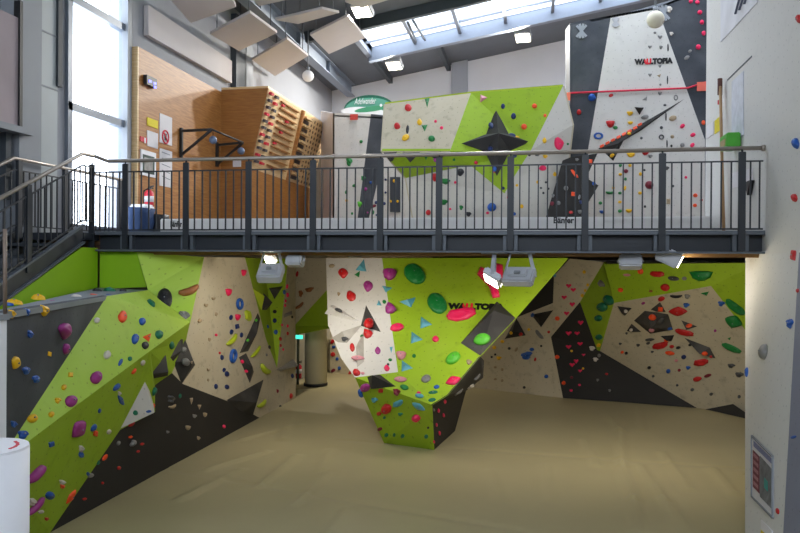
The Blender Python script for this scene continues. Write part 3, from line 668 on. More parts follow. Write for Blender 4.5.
for (u0,v0,u1,v1),m_,nm in (((143,154,154.5,175),mat('frame_green_dark',(50,70,62),.6),'border'),((144.5,157,153,172),mat('plan_print',(150,146,140),.7,var=.3,scale=12),'print')):
    w=[P(u,v,x=xs_+(.025 if nm=='border' else .03)) for u,v in quad(u0,v0,u1,v1,xs_+.025)]; bm=bmesh.new(); bm_prism(bm,w,Vector((-.004,0,0))); link(nm,bm,m_,f_)
w=P(237,163,y=YT-.012); bm=bmesh.new(); bm_box(bm,w,(.2,.014,.18)); tag(origin(link('notice',bm,PAPER),w),'white paper notice on the front of the plywood training box','notice')
# things on the mezzanine floor at the left
def bag(name,u,v0,y,w,d,hgt,m,label,cat,flare=.1):
    p=P(u,v0,y=y); bm=bmesh.new(); bmesh.ops.create_cube(bm,size=1); bmesh.ops.subdivide_edges(bm,edges=bm.edges[:],cuts=4,use_grid_fill=True)
    for q in bm.verts:
        c_=q.co; k=1+flare*(c_.z); r=1-.18*(abs(c_.x*2)**4*abs(c_.y*2)**4); nz=noise.noise(c_*4+Vector((u,0,0)))*.06
        c_.x*=w*k*r+nz; c_.y*=d*k*r+nz; c_.z=(c_.z+.5)*hgt+noise.noise(c_*5)*.03
    for q in bm.verts: q.co+=Vector((p.x,y,ZD+.03))
    return tag(origin(link(name,bm,m,None,True),(p.x,y,ZD)),label,cat)
zt=P(140,210,y=12.3).z-ZD
bg=bag('tote_bag',141,215,12.3,.38,.4,zt,mat('blue_fabric',(32,58,98),.8,var=.1),'blue tote bag on the mezzanine floor at the plywood wall edge','bag',.15)
p=P(142,208,y=12.3); tag(box('folded_cloth',(p.x,12.3,p.z+.0),(.34,.3,.12),WHITE,None,None,.03),'white cloth bundle lying in the top of the blue tote bag','cloth')
bag('black_bag',159,222,12.6,.3,.3,P(159,216.5,y=12.6).z-ZD,BLACK,'black bag on the mezzanine floor in front of the white mat','bag')
p=P(149,200,x=-7.12); FE=thing('fire_extinguisher',(p.x,p.y,ZD+.4),'red fire extinguisher hung on the plywood wall behind the tote bag','fire extinguisher')
zt=P(149,186,x=-7.12).z; zb2=P(149,209,x=-7.12).z
def ext(root,x,y,z0,z1,r,yaw=0):
    H_=z1-z0; bm=bmesh.new(); bm_tube(bm,[Vector((x,y,z0+H_*t)) for t in (0,.04,.7,.8,.84)],[r*.85,r,r,r*.55,r*.3],18); link('cylinder_body',bm,RED,root,True)
    bm=bmesh.new(); bm_tube(bm,[Vector((x,y,z0+H_*.84)),Vector((x,y,z0+H_*.93))],r*.28,10); link('valve',bm,BLACK,root,True)
    bm=bmesh.new(); bm_bar(bm,Vector((x-r*.2,y,z0+H_*.93)),Vector((x+r*1.1,y,z0+H_)),r*.25); bm_bar(bm,Vector((x-r*.2,y,z0+H_*.91)),Vector((x+r*1.,y,z0+H_*.9)),r*.25); link('lever',bm,BLACK,root)
    bm=bmesh.new(); bm_tube(bm,[Vector((x-r*.3,y,z0+H_*.88)),Vector((x-r*1.2,y,z0+H_*.8)),Vector((x-r*1.25,y,z0+H_*.45)),Vector((x-r*1.2,y,z0+H_*.25))],r*.16,8); link('hose',bm,BLACK,root,True)
    bm=bmesh.new(); bm_tube(bm,[Vector((x,y,z0+H_*.3)),Vector((x,y,z0+H_*.55))],r*1.01,18); link('label_band',bm,PAPER,root,True)
ext(FE,p.x,p.y,zb2,zt,.085)
p=P(303,371,y=16.9); F2=thing('fire_extinguisher',(p.x,16.9,p.z-.2),'red fire extinguisher in the passage beside the cream column','fire extinguisher')
cpx=P(302.5,378,y=16.6); ext(F2,cpx.x,16.3,P(302.5,378.5,y=16.3).z,P(302.5,361,y=16.3).z,.075)
p=P(299.2,337,y=15.4); bm=bmesh.new(); tag(box('exit_sign',(p.x+.0,15.4,p.z),(.15,.05,.08),mat('exit_sign_green',(70,220,190),.5,emit=1.5,var=0)),'small glowing green exit sign at the top of the passage','sign')
p=P(298,360,y=16.2); tag(tube('downpipe',[(p.x,16.2,0),(p.x,16.2,2.9)],.03,mat('pipe_grey_green',(96,104,90),.5)),'thin grey pipe standing at the left of the passage','pipe')
# ------------------------------------------------------------------ white mats upstairs with maker's lettering
MW=mat('white_mat_vinyl',(232,232,232),.6,var=.02); ym=11.6
a=P(160,218.5,y=ym); b=P(715,217.5,y=ym); zm=P(440,217.5,y=ym).z
UM=tag(box('upper_mat',((a.x+2.5)/2,(ym+14.2)/2,(ZD+zm)/2),(2.5-a.x,14.2-ym,zm-ZD),MW,None,None,.015),'long white crash mat on the mezzanine behind the railing','crash mat')
origin(UM,UM.location)
def text(name,s,loc,size,right,upv,m,parent,extr=.003,wid=None,shear=0,bold=0):
    cu=bpy.data.curves.new(name,'FONT'); cu.body=s; cu.size=size; cu.extrude=extr; cu.align_x='CENTER'; cu.align_y='CENTER'; cu.shear=shear; cu.offset=bold; cu.resolution_u=3
    o=bpy.data.objects.new(name,cu); COL.objects.link(o); bpy.context.view_layer.update()
    me=bpy.data.meshes.new_from_object(o.evaluated_get(bpy.context.evaluated_depsgraph_get())); bpy.data.objects.remove(o)
    me.materials.clear(); me.materials.append(m); me.name=name
    if wid:
        xs=[v.co.x for v in me.vertices]; k=wid/(max(xs)-min(xs))
        for v in me.vertices: v.co.x*=k
    n=right.cross(upv).normalized(); mm=Matrix((right.normalized(),upv.normalized(),n)).transposed().to_4x4(); mm.translation=loc
    me.transform(mm); o=bpy.data.objects.new(name,me); COL.objects.link(o)
    if parent is not None: o.parent=parent; o.matrix_parent_inverse=parent.matrix_basis.inverted()
    return o
XV,ZV=Vector((1,0,0)),Vector((0,0,1))
for u,v,wpx in ((176,224.3,13),(563.5,220.5,19)):
    p=P(u,v,y=ym-.006); text('lettering','B\u00e4nfer',p,.13,XV,ZV,BLACK,UM,.002,wpx*12/745,0,.004)
p=P(653.5,61.5,y=YW-.01); w=34*17.2/745
RED2=mat('logo_red',(225,30,50),.5)
tx=text('lettering','WALLTOPIA',p,.15,XV,ZV,BLACK,TW,.004,w,0,.012)
# the two L of the logo are red
import itertools
def recolour(o,lo,hi,m):
    o.data.materials.append(m); xs=[(o.data.vertices[f.vertices[0]].co) for f in o.data.polygons]
    a=min(v.x for v in xs); b=max(v.x for v in xs)
    for f in o.data.polygons:
        t=(sum(o.data.vertices[i].co.x for i in f.vertices)/len(f.vertices)-a)/(b-a)
        if lo<t<hi: f.material_index=1
recolour(tx,.26,.435,RED2)
c=fp(476,307); nrm=FP[1]; upv=(ZV-nrm*ZV.dot(nrm)).normalized(); rt=upv.cross(nrm)
tx=text('lettering','WALLTOPIA',c+nrm*.005,.165,rt,upv,BLACK,CB,.004,56*11.6/745,0,.012)
recolour(tx,.26,.435,RED2)
# ------------------------------------------------------------------ oval sign above the pale wall
SG=thing('oval_sign',P(369,107,y=19.4),'oval green and white sign standing on top of the pale upper wall','sign')
def oval(cu,cv,a,b,y,m,name,ang=0,parent=SG,cut=None,th=.04):
    c=P(cu,cv,y=y); s=(c-EYE).dot(FWD)/F; bm=bmesh.new(); n=40; pts=[]
    for k in range(n):
        t=2*math.pi*k/n; x,z=a*math.cos(t),b*math.sin(t)
        if cut is not None and z<cut: z=cut
        pts.append(c+Vector((x*math.cos(ang)-z*math.sin(ang),0,x*math.sin(ang)+z*math.cos(ang)))*s)
    bm_prism(bm,pts,Vector((0,th,0))); return link(name,bm,m,parent)
oval(369,109,26,14,19.4,mat('sign_green',(20,96,76),.4,var=.02),'sign_board',0,SG,-10)
oval(369,109.5,25,11.8,19.38,mat('sign_teal',(92,160,140),.4,var=.05),'sign_face',0,SG,-9.5,.01)
oval(364,112.5,23.5,5.5,19.365,WHITE,'white_swoosh',-.09,SG,None,.008); oval(371,109.0,17,2.6,19.36,mat('sign_green_mid',(70,150,110),.4,var=.03),'green_swoosh',.1,SG,None,.008)
for k in range(3): oval(381+4.7*k,105.3,1.4,1.5,19.355,WHITE,'dot',0,SG,None,.006)
text('lettering','Adelwander',P(365,101.3,y=19.355),.24,XV,ZV,WHITE,SG,.003,22*20/745,.3)
# ------------------------------------------------------------------ lamps
LENS_ON=mat('lamp_lens_lit',(255,244,214),.3,emit=14,var=0); LENS_OFF=mat('lamp_lens',(200,204,206),.2,var=0); LAMPG=mat('lamp_housing_grey',(186,188,194),.5,.1,.03)
def floodlight(p,d,w,h,dep,on,label,anchor=None,power=0,up=ZV,fins=0,group='floodlights under the mezzanine',m=LAMPG,roll=0,colr=(1,.93,.78)):
    fr=frame(d,up)
    if roll: fr=fr@Matrix.Rotation(roll,3,'Z')
    r=thing('floodlight',p,label,'floodlight',group)
    bm=bmesh.new(); bm_box(bm,p-fr@Vector((0,0,dep/2)),(w,h,dep),fr,.02); hs=link('housing',bm,m,r)
    if fins: box('back_cover',p-fr@Vector((0,0,dep+.015)),(w*.62,h*.5,.04),m,hs,fr,.012); box('junction_box',p-fr@Vector((0,h*.12,dep+.04)),(w*.2,h*.16,.05),GREYMETAL,hs,fr,.006)
    bm=bmesh.new(); bm_box(bm,p+fr@Vector((0,0,.004)),(w*.86,h*.8,.012),fr); link('lens',bm,LENS_ON if on else LENS_OFF,r)
    if anchor is not None:
        for s in (-1,1):
            a=p+fr@Vector((s*w*.52,0,-dep*.5)); b=Vector((a.x*.6+anchor.x*.4,anchor.y,anchor.z)); bm=bmesh.new(); bm_bar(bm,a,b,.05,.012); link('bracket_arm',bm,m,r)
        bm=bmesh.new(); bm_box(bm,anchor,(w*.9,.06,.03)); link('clamp',bm,m,r)
    if power:
        l=bpy.data.lights.new('floodlight_lamp','AREA'); l.shape='RECTANGLE'; l.size=w*.8; l.size_y=h*.75; l.energy=power; l.color=colr
        o=bpy.data.objects.new('floodlight_lamp',l); COL.objects.link(o); o.parent=r; o.matrix_parent_inverse=r.matrix_basis.inverted()
        m4=(fr@Matrix.Diagonal((1,-1,-1))).to_4x4(); m4.translation=p+fr@Vector((0,0,.02)); o.matrix_basis=m4
    return r
yl=9.95; PWR=LAMP_P
def lp_(u,v,y=yl): return P(u,v,y=y)
def anc(u,y=yl): q=P(u,253,y=y); return Vector((q.x,y,2.905))
floodlight(lp_(269.5,260.5,10.1),Vector((-.35,-.75,-.5)),.17,.13,.08,True,'small lit white floodlight behind the larger grey one at the left',anc(268,10.05),PWR)
floodlight(lp_(271.5,277,9.86),Vector((-.05,.6,-.75)),.34,.3,.14,False,'large grey floodlight on two arms, leftmost under the beam',anc(271,9.86),PWR*.8,fins=1)
floodlight(lp_(297.5,263),Vector((.12,.92,-.3)),.24,.14,.16,False,'small boxy white floodlight close right of the leftmost pair',anc(299),PWR*2.6)
floodlight(lp_(491,281,9.75),Vector((-.5,-.22,-.8)),.42,.24,.1,True,'floodlight with glaring tilted lens before the pink star hold',anc(496,9.8),PWR*.5,roll=.5)
floodlight(lp_(520,280,9.75),Vector((.2,.75,-.85)),.4,.28,.12,False,'grey floodlight on two arms right of the glaring one',anc(521,9.8),PWR*1.6,fins=1)
floodlight(lp_(630.5,264.5),Vector((.1,.9,-.5)),.28,.18,.14,False,'boxy white floodlight with hole, fifth from the left under the beam',anc(630),PWR*4.5)
fl6=floodlight(lp_(680,262,9.9),Vector((.9,-.16,-.45)),.3,.2,.3,True,'flat floodlight with bright strip lens, rightmost under the beam',anc(672,9.9),PWR*.4)
p=P(710,255.3,y=10.1); tag(box('light_strip',(p.x,10.1,2.9),(.9,.06,.05),mat('strip_light_warm',(255,236,190),.4,emit=2.2,var=0)),'warm glowing light strip under the beam near the right wall','light strip')
for u,v,l in ((362,12,'bright ceiling floodlight at the upper left corner of the skylight'),(394,66,'bright ceiling floodlight below the left end of the skylight kerb'),(523,38,'bright ceiling floodlight below the middle of the skylight kerb')):
    q=onplane(u,v,(ROOF[0]-Vector((0,0,.45)),ROOF[1])); floodlight(q,Vector((-.05,-.4,-.9)),.5,.46,.18,True,l,Vector((q.x,q.y+.1,roofz(q.x)-.08)),LAMP_C*(.3 if u==362 else 1.2 if u==394 else 3.6),group='ceiling floodlights',colr=(1,.97,.9))
for u,v,r,v2,y,l,m_ in ((308,76,.16,35,20.,'white globe pendant hanging by the steel beam',WHITE),(655.5,19.5,.17,-5,15.4,'cream globe pendant hanging before the white tower panel',mat('globe_cream',(214,206,184),.5,var=.03))):
    c=P(u,v,y=y); bm=bmesh.new(); bmesh.ops.create_uvsphere(bm,u_segments=22,v_segments=14,radius=r,matrix=Matrix.Translation(c))
    g=thing('pendant_globe',c,l,'pendant','globe pendants'); link('globe',bm,m_,g,True); tube('cord',[c+Vector((0,0,r*.9)),Vector((c.x,c.y,roofz(c.x)-.05))],.02,GREYMETAL,g,6)
    tube('cap',[c+Vector((0,0,r*.85)),c+Vector((0,0,r+.08))],.05,GREYMETAL,g,10)
# ------------------------------------------------------------------ left foreground
c=P(-15,447,d=3.7); r=.2; zt=c.z
CYL=thing('white_column',(c.x,c.y,0),'white cylindrical bollard close in the lower left corner','column')
bm=bmesh.new(); bm_tube(bm,[Vector((c.x,c.y,.0)),Vector((c.x,c.y,zt-.012))],r,40); o=link('shaft',bm,WHITE,CYL)
for f in o.data.polygons: f.use_smooth=abs(f.normal.z)<.5
bm=bmesh.new(); bm_tube(bm,[Vector((c.x,c.y,zt-.012)),Vector((c.x,c.y,zt))],[r*1.0,r*.985],40); link('lid',bm,WHITE,CYL)
for k in range(4):
    a=-.15-.28*k; q=Vector((c.x+r*.72*math.cos(a+2.0-.9),c.y+r*.72*math.sin(a+2.0-.9),zt+.001)); box('red_mark',q,(.05,.014,.003),RED,CYL,Matrix.Rotation(a+2.6,3,'Z'))
q=P(9.5,314,d=5.)-Vector((.02,.06,0)); pb=thing('white_box',(q.x-.3,q.y,0),'white box panel behind the cylindrical bollard at the left edge','box')
box('panel_body',(q.x-.3,q.y+.03,q.z/2-.02),(.6,.06,q.z-.04),WHITE,pb); box('cap',(q.x-.3,q.y+.03,q.z-.02),(.62,.09,.04),GREYMETAL,pb)
q2_=P(5,313,d=5.); q3=P(5,229,d=5.); tag(tube('wooden_pole',[(q2_.x,q2_.y,q.z),(q3.x,q3.y,q3.z)],.013,mat('pole_brown_grey',(120,104,92),.5)),'slim brown pole standing on the white box at the left edge','pole')
# pinkish board and ledge at the upper left
xk=-7.2; w=quad(-30,-5,18,128,xk)
PB2=sheet('pink_board',w,xk,mat('mottled_pink',(160,146,150),.7,var=.12,scale=1.2),'mottled pinkish board high on the left wall at the picture edge','board',.05)
a=P(18,0,x=xk); b=P(21,128,x=xk); box('dark_edge',(xk-.02,(a.y+b.y)/2,(a.z+b.z)/2),(.1,.06,abs(a.z-b.z)),BLACK,PB2)
a=P(0,122,x=-7.15); b=P(30,136,x=-7.15); LS=tag(box('wall_ledge',(-7.2,(a.y+b.y)/2-.5,(a.z+b.z)/2),(.22,b.y-a.y+1.,.09),GREYMETAL),'light grey wall ledge below the pinkish board at the left','ledge')
box('support',(-7.3,b.y-.3,(a.z+b.z)/2-.5),(.1,.12,.95),DKGREY,LS)
# ------------------------------------------------------------------ right wall notices
xq=XW-.012
bn=sheet('poster',[(720.5,-30),(720.5,42),(757,2.5),(757,-75)],xq,mat('poster_print',(206,206,212),.6,var=.12,scale=2.5),'large pale poster cut by the top edge on the right wall','poster')
for k,(u,v,u2,v2) in enumerate(((736,14,742,-8),(740,10,747,-12),(745,4,752,-18))):
    bm=bmesh.new(); bm_bar(bm,P(u,v,x=xq-.004),P(u2,v2,x=xq-.004),.05,.006); link('dark_stroke',bm,mat('print_blue_grey',(100,104,124),.6),bn)
sheet('notice',[(731.5,82),(731.5,143),(743,135),(743,71)],xq,mat('route_print',(206,208,218),.7,var=.14,scale=9),'tall printed paper notice on the right wall behind the bamboo stick','notice')
sheet('notice',[(714.5,121),(714.5,134),(720,130),(720,116)],xq,YEL,'small yellow notice left of the bamboo stick on the right wall','notice')
sheet('notice',[(706.6,126),(706.6,139),(713.5,134),(713.5,121)],xq,PAPER,'small white notice at the far edge of the right wall','notice')
sheet('notice',[(732,173),(732,188),(752,184),(752,168)],xq,PAPER,'white paper notice behind the right end of the railing','notice')
a=P(720,80,x=XW-.07); b=P(724,225,x=XW-.07); bs=thing('bamboo_stick',(b.x,b.y,ZD),'long bamboo stick leaning on the right wall','stick')
b.z=ZD+.01; tube('cane',[a,b],.022,mat('bamboo',(176,140,100),.6,var=.1),bs,8); tube('brush_tip',[a+Vector((0,0,.02)),a+Vector((0,0,-.22))],.035,mat('brush_dark',(96,60,52),.8),bs,8); bm=bmesh.new(); bm_tube(bm,[a-Vector((0,0,.3)),a-Vector((0,0,.36))],.032,8); link('red_band',bm,RED,bs)
p=P(730,142,x=XW-.1); GB=tag(box('green_box',(p.x+.0,p.y,p.z),(.18,.42,.2),mat('green_plastic',(70,170,40),.5),None,None,.015),'bright green box fixed to the right wall above the handrail end','box')
box('slot',(p.x-.095,p.y,p.z-.02),(.01,.26,.09),mat('slot_tan',(170,150,110),.7),GB)
p=P(747,187.5,x=XW-.06); bm=bmesh.new(); bm_prism(bm,[p+Vector((0,-.13,.08)),p+Vector((0,.13,.08)),p+Vector((0,.0,-.1))],Vector((.055,0,0))); tag(origin(link('wall_lamp',bm,BLACK),p),'small black wedge-shaped fitting on the right wall beside the end post','wall fitting')
def lsheet(name,pts,m,label,cat,par=None,off=.012,th=.012):
    w=[rp(u,v)+RP[1]*off for u,v in pts]; bm=bmesh.new(); bm_prism(bm,w,-RP[1]*th); o=link(name,bm,m,par)
    return tag(origin(o,sum(w,Vector())/len(w)),label,cat) if label else o
fr_=[(753,436),(753,496.5),(774,518),(774,457)]
PST=lsheet('poster',fr_,mat('poster_paper',(206,204,206),.6,var=.05),'framed poster with maroon column at the bottom of the right wall','poster')
def sub(name,pts,m,off=.016): return lsheet(name,pts,m,None,None,PST,off,.003)
sub('maroon_column',[(754.3,450),(754.3,487),(761,494),(761,457)],mat('print_maroon',(112,52,64),.6,var=.12,scale=40))
for k in range(5): sub('text_block',[(755.2,453+k*7),(755.2,456.5+k*7),(760,461.5+k*7),(760,458+k*7)],mat('print_pale_pink',(170,120,128),.6,var=.25,scale=70),.019)
sub('photo_print',[(761.5,456),(761.5,497),(773,509),(773,469)],mat('print_photo',(112,114,118),.6,var=.4,scale=11))
sub('heading',[(755,441),(755,446.5),(773,464),(773,458.5)],mat('print_heading',(120,122,156),.6,var=.35,scale=60))
sub('small_picture',[(766,478),(766,488),(769.5,492),(769.5,482)],mat('print_teal',(60,150,140),.6),.019)
w=[rp(u,v)+RP[1]*.014 for u,v in fr_]; bm=bmesh.new()
for a,b in zip(w,w[1:]+w[:1]): bm_bar(bm,a,b,.018)
link('frame',bm,GREYMETAL,PST)
n3=lsheet('notice',[(762,520),(762,536),(773,547),(773,531)],PAPER,'white sheet with yellow patch below the framed poster','notice')
lsheet('yellow_patch',[(762.5,530),(762.5,538),(770,545),(770,537)],YEL,None,None,n3,.016,.003)
# red height line across the tall wall
tag(tube('red_line',[P(569.5,93,y=YW-.03),P(688,88,y=YW-.03),P(706,82,y=YW-.03)],.02,mat('red_tape',(214,40,70),.5)),'red tape line stretched across the tall upper wall','tape')
def card(u,v,w,h,y,m,l): p=P(u,v,y=y); s=(p-EYE).dot(FWD)/F; tag(box('marker_card',p,(w*s,.02,h*s),m),l,'marker card','red and orange marker cards')
card(568.5,96.5,3.5,8,YW-.06,mat('orange_card',(240,120,90),.6),'orange card at the left end of the red tape line')
card(701.5,86.5,8.5,9,YW-.06,mat('orange_card2',(236,110,90),.6),'orange card at the right end of the red tape line')
card(354,117,8,5.5,YV-.03,mat('red_card',(206,70,60),.6),'red card at the top of the pale upper wall under the oval sign')
# ------------------------------------------------------------------ volumes bolted on the walls
vl=[([(145,381),(150,391),(154,405),(154,413),(120,429)],.16,WHITEP,'off-white faceted wedge volume on the green left overhang beside the black panel',(143,408)),
 ([(166,355),(168,376),(153,379),(151,374)],.12,VOLBLACK,'dark rock-like volume on the edge of the green left overhang',(160,368)),
 ([(184.5,337),(173,362),(181.5,385),(195.5,365)],.14,VOLBLACK,'black kite-shaped volume with green discs on the beige left panel',(184,362)),
 ([(181,337),(183.5,338),(173,362),(170,358)],.08,VOLBLACK,'thin black sliver volume left of the black kite-shaped volume',None),
 ([(258,312),(260.5,318),(248,352),(239,354)],.1,VOLBLACK,'slim black upper bar volume slanting on the beige left panel',None),
 ([(238.5,357),(246,352.5),(254,372),(250,384)],.1,VOLBLACK,'slim black lower bar volume under the slanting upper bar',None),
 ([(264,379),(226,400),(240,411),(253,416)],.16,VOLBLACK,'black triangular volume above the right tip of the black left panel',(248,402)),
 ([(263,292),(270,301),(267,310),(261,311)],.14,VOLBLACK,'black pointed volume on the green left strip, left of its pair',None),
 ([(268.5,288),(283,286),(274.5,299.5)],.14,VOLBLACK,'black triangular volume on the green left strip, right of its pair',None),
 ([(252.5,288),(260,292),(261.5,311)],.12,LIMEV,'lime triangular volume at the left of the black pointed volume',None),
 ([(276,370),(293,359),(298,364.5),(281,371.5)],.2,mat('grey_volume',(150,146,140),.7,var=.1),'grey wedge volume on the narrow beige strip beside the passage',None),
 ([(284,314),(292,310.5),(291.5,314),(283.5,318)],.1,mat('grey_volume',(150,146,140),.7),'small grey wedge volume high on the narrow beige strip',None),
 ([(366,304.5),(360.5,326),(381.5,332.5)],.1,VOLBLACK,'black triangular volume on the beige prow side',(367,322)),
 ([(324.5,313.5),(332,304.5),(338,307),(362,323)],.12,WHITEP,'off-white ridge volume at the left edge of the prow side',(333,311)),
 ([(363,324.5),(331,338),(338,342.5),(347,343)],.12,mat('chalky_volume',(176,170,160),.7,var=.15),'grey fan-shaped volume below the ridge volume on the prow side',(346,336)),
 ([(356,346),(364,330),(364,362),(357,368)],.1,mat('chalky_volume',(176,170,160),.7),'grey narrow volume below the black triangle on the prow side',None),
 ([(497,301),(516,318),(480,356.5),(460,343.5)],.2,VOLBLACK,'large dark grey diamond volume at the right edge of the prow front',(494,320)),
 ([(367,377),(380,374.5),(396,386.5),(371,389)],.18,VOLBLACK,'black and grey pyramid volume at the top of the lower prow face',(378,380)),
 ([(516.5,318),(504.5,339),(526,335.5)],.18,VOLBLACK,'black triangular volume right of the diamond volume on the beige back panel',None),
 ([(531,314.5),(553.5,310),(541,327.5)],.18,BLACKP,'black downward triangle volume under the black slanting band',None),
 ([(617,306),(632,308),(625,316)],.12,VOLBLACK,'small dark triangle volume at the left top of the cave overhang',None),
 ([(660,302),(650.5,309.5),(666,312)],.12,VOLBLACK,'small dark triangle volume just above the dark pentagon volume',None),
 ([(644.5,310.5),(633.5,320.5),(650,334),(673.5,330),(668.5,314)],.16,VOLBLACK,'large dark pentagon volume in the middle of the cave overhang',(655,322)),
 ([(631.5,323.5),(626.5,331),(641.5,332)],.1,VOLBLACK,'small dark triangle volume left below the dark pentagon volume',None),
 ([(681,320),(697.5,326.5),(686,330)],.1,VOLBLACK,'small dark triangle volume right of the dark pentagon volume',None),
 ([(660,336),(674.5,335),(671.5,341.5)],.1,VOLBLACK,'small dark triangle volume below the dark pentagon volume',None),
 ([(684,337.5),(710,347.5),(716,358.5),(700,354)],.14,VOLBLACK,'long dark slanting volume low on the cave overhang',None)]
for pts,h,m_,l,ap in vl: volume(pts,h,m_,l,ap,key='the '+' '.join(l.split(' on ')[0].split(' at ')[0].split(' above ')[0].split(' below ')[0].split(' left')[0].split(' right')[0].split(' under ')[0].split(' high')[0].split(' low ')[0].split(' in ')[0].split(' slanting')[0].split(' just')[0].split(' with ')[0].split(' beside')[0].split()))
# upper walls
vu=[([(496,108),(509,134),(531,142),(510,151),(497,176),(485,152),(461,143.5),(486,134)],.32,BLACKP,'large black four-pointed star volume on the green boulder face',(496,143),None),
 ([(383,152),(397,152),(393,161)],.16,BLACKP,'black volume under the boulder lip, leftmost of three',None,None),
 ([(402,152.5),(420,152.5),(411,162)],.16,BLACKP,'black volume under the boulder lip, middle of three',None,None),
 ([(426,152.5),(448,153),(440,160)],.14,BLACKP,'black volume under the boulder lip, rightmost of three',None,None),
 ([(597,149),(688,96.5),(642,130),(624,140),(613,162),(602,151.5)],.07,BLACKP,'long black blade-shaped volume slanting across the white tower panel',(618,144),None),
 ([(634.5,107),(644,107.5),(639.5,115)],.2,BLACKP,'small black triangle volume above the grey hold on the white tower panel',None,None)]
for pts,h,m_,l,ap,t in vu: volume(pts,h,m_,l,ap,top=t,key='the '+' '.join(l.split(' on ')[0].split(' under ')[0].split(' slanting')[0].split(' above ')[0].split()))
# great black slab leaning on the tall wall
sb=[(562.5,160.5),(571,157),(597.5,153.5),(588.5,173),(589,179.5),(598.5,185.5),(588,203),(586,217),(546,217)]
w_=[P(u,v,y=14.62) for u,v in sb]; w2_=[p+Vector((0,.64,0)) for p in w_]
bm=bmesh.new(); bm_prism(bm,w_,Vector((0,.5,0))); uvl=bm.loops.layers.uv.new('UVMap')
for f in bm.faces:
    for l in f.loops: l[uvl].uv=(l.vert.co.x,l.vert.co.z)
reg([[w_[i] for i in t] for t in tessellate_polygon([w_])],'the black slab volume')
c=sum(w_,Vector())/len(w_); tag(origin(link('volume',bm,BLACKP),c),'huge black slab volume leaning at the foot of the tall upper wall','wall volume','volumes bolted to the climbing walls')
w_=[P(u,v,y=YV-.05) for u,v in ((390,177),(400,177),(400,212),(390,212))]; bm=bmesh.new(); bm_prism(bm,w_,Vector((0,.08,0)))
uvl=bm.loops.layers.uv.new('UVMap'); reg([[w_[0],w_[1],w_[2]],[w_[0],w_[2],w_[3]]],'the dark upright volume')
tag(origin(link('volume',bm,DARK),sum(w_,Vector())/4),'dark upright rectangular volume with yellow holds on the white upper panel','wall volume','volumes bolted to the climbing walls')
build_bvh()
# ------------------------------------------------------------------ climbing holds
def circ(n=20,f=lambda t:1): return [(f(2*math.pi*k/n)*math.cos(2*math.pi*k/n),f(2*math.pi*k/n)*math.sin(2*math.pi*k/n)) for k in range(n)]
def dens(pts,n=4):
    o=[]
    for a,b in zip(pts,pts[1:]+pts[:1]): o+=[(a[0]+(b[0]-a[0])*i/n,a[1]+(b[1]-a[1])*i/n) for i in range(n)]
    return o
OUT={'ball':circ(),'jug':circ(20,lambda t:1 if math.sin(t)<.2 else .9),'drop':[(x*(1-.45*max(0,y)),y) for x,y in circ()],
 'tri':dens([(-.95,.75),(.95,.95),(.05,-1)],5),'heart':dens([(0,.55),(.45,.95),(.95,.75),(.95,.2),(0,-1),(-.95,.2),(-.95,.75),(-.45,.95)],2),
 'leaf':[(x,y*(1-abs(x))**.35*1.05) for x,y in circ()],'half':dens([(-1,.75),(-.4,.95),(.5,.9),(1,.7),(.75,-.35),(.3,-.9),(-.2,-1),(-.7,-.5)],2),
 'bean':circ(20,lambda t:1+.12*math.sin(2*t)),'plate':circ(24,lambda t:1-.06*math.cos(2*t)),'rock':circ(16,lambda t:1+.16*math.sin(3*t+.6)+.1*math.cos(5*t)),
 'block':dens([(-1,-.9),(.9,-1),(1,.9),(-.9,1)],4),'wedge':dens([(-1,.1),(1,1),(.4,-1)],5),
 'star':dens([(-.75,.8),(.1,.35),(.55,1),(1,.9),(.95,-.15),(.6,-.35),(.75,-.9),(.2,-1),(-.1,-.35),(-1,.35)],3),'slab':dens([(-1,-.1),(-.75,.55),(-.3,.7),(.55,.9),(1,.6),(.95,-.1),(.45,-.75),(-.35,-.95),(-.95,-.6)],2)}
SHW={'ball':'round','jug':'jug','drop':'teardrop','tri':'triangular','heart':'heart-shaped','leaf':'leaf-shaped','half':'half-moon','bean':'oval','plate':'egg-shaped','rock':'knobbly','block':'blocky','wedge':'pointed','ring':'ring','hook':'curved','star':'star-shaped','slab':'broad ridged','stick':'long rod'}
DEP={'ball':.75,'jug':.8,'drop':.6,'tri':.5,'heart':.55,'leaf':.45,'half':.75,'bean':.6,'plate':.42,'rock':.7,'block':.5,'wedge':.5,'star':.3,'slab':.45}
PRF={'tri':lambda r:1-r,'wedge':lambda r:1-r,'block':lambda r:min(1,(1-r)*4)**.6,'star':lambda r:min(1,(1-r)*3)**.6}
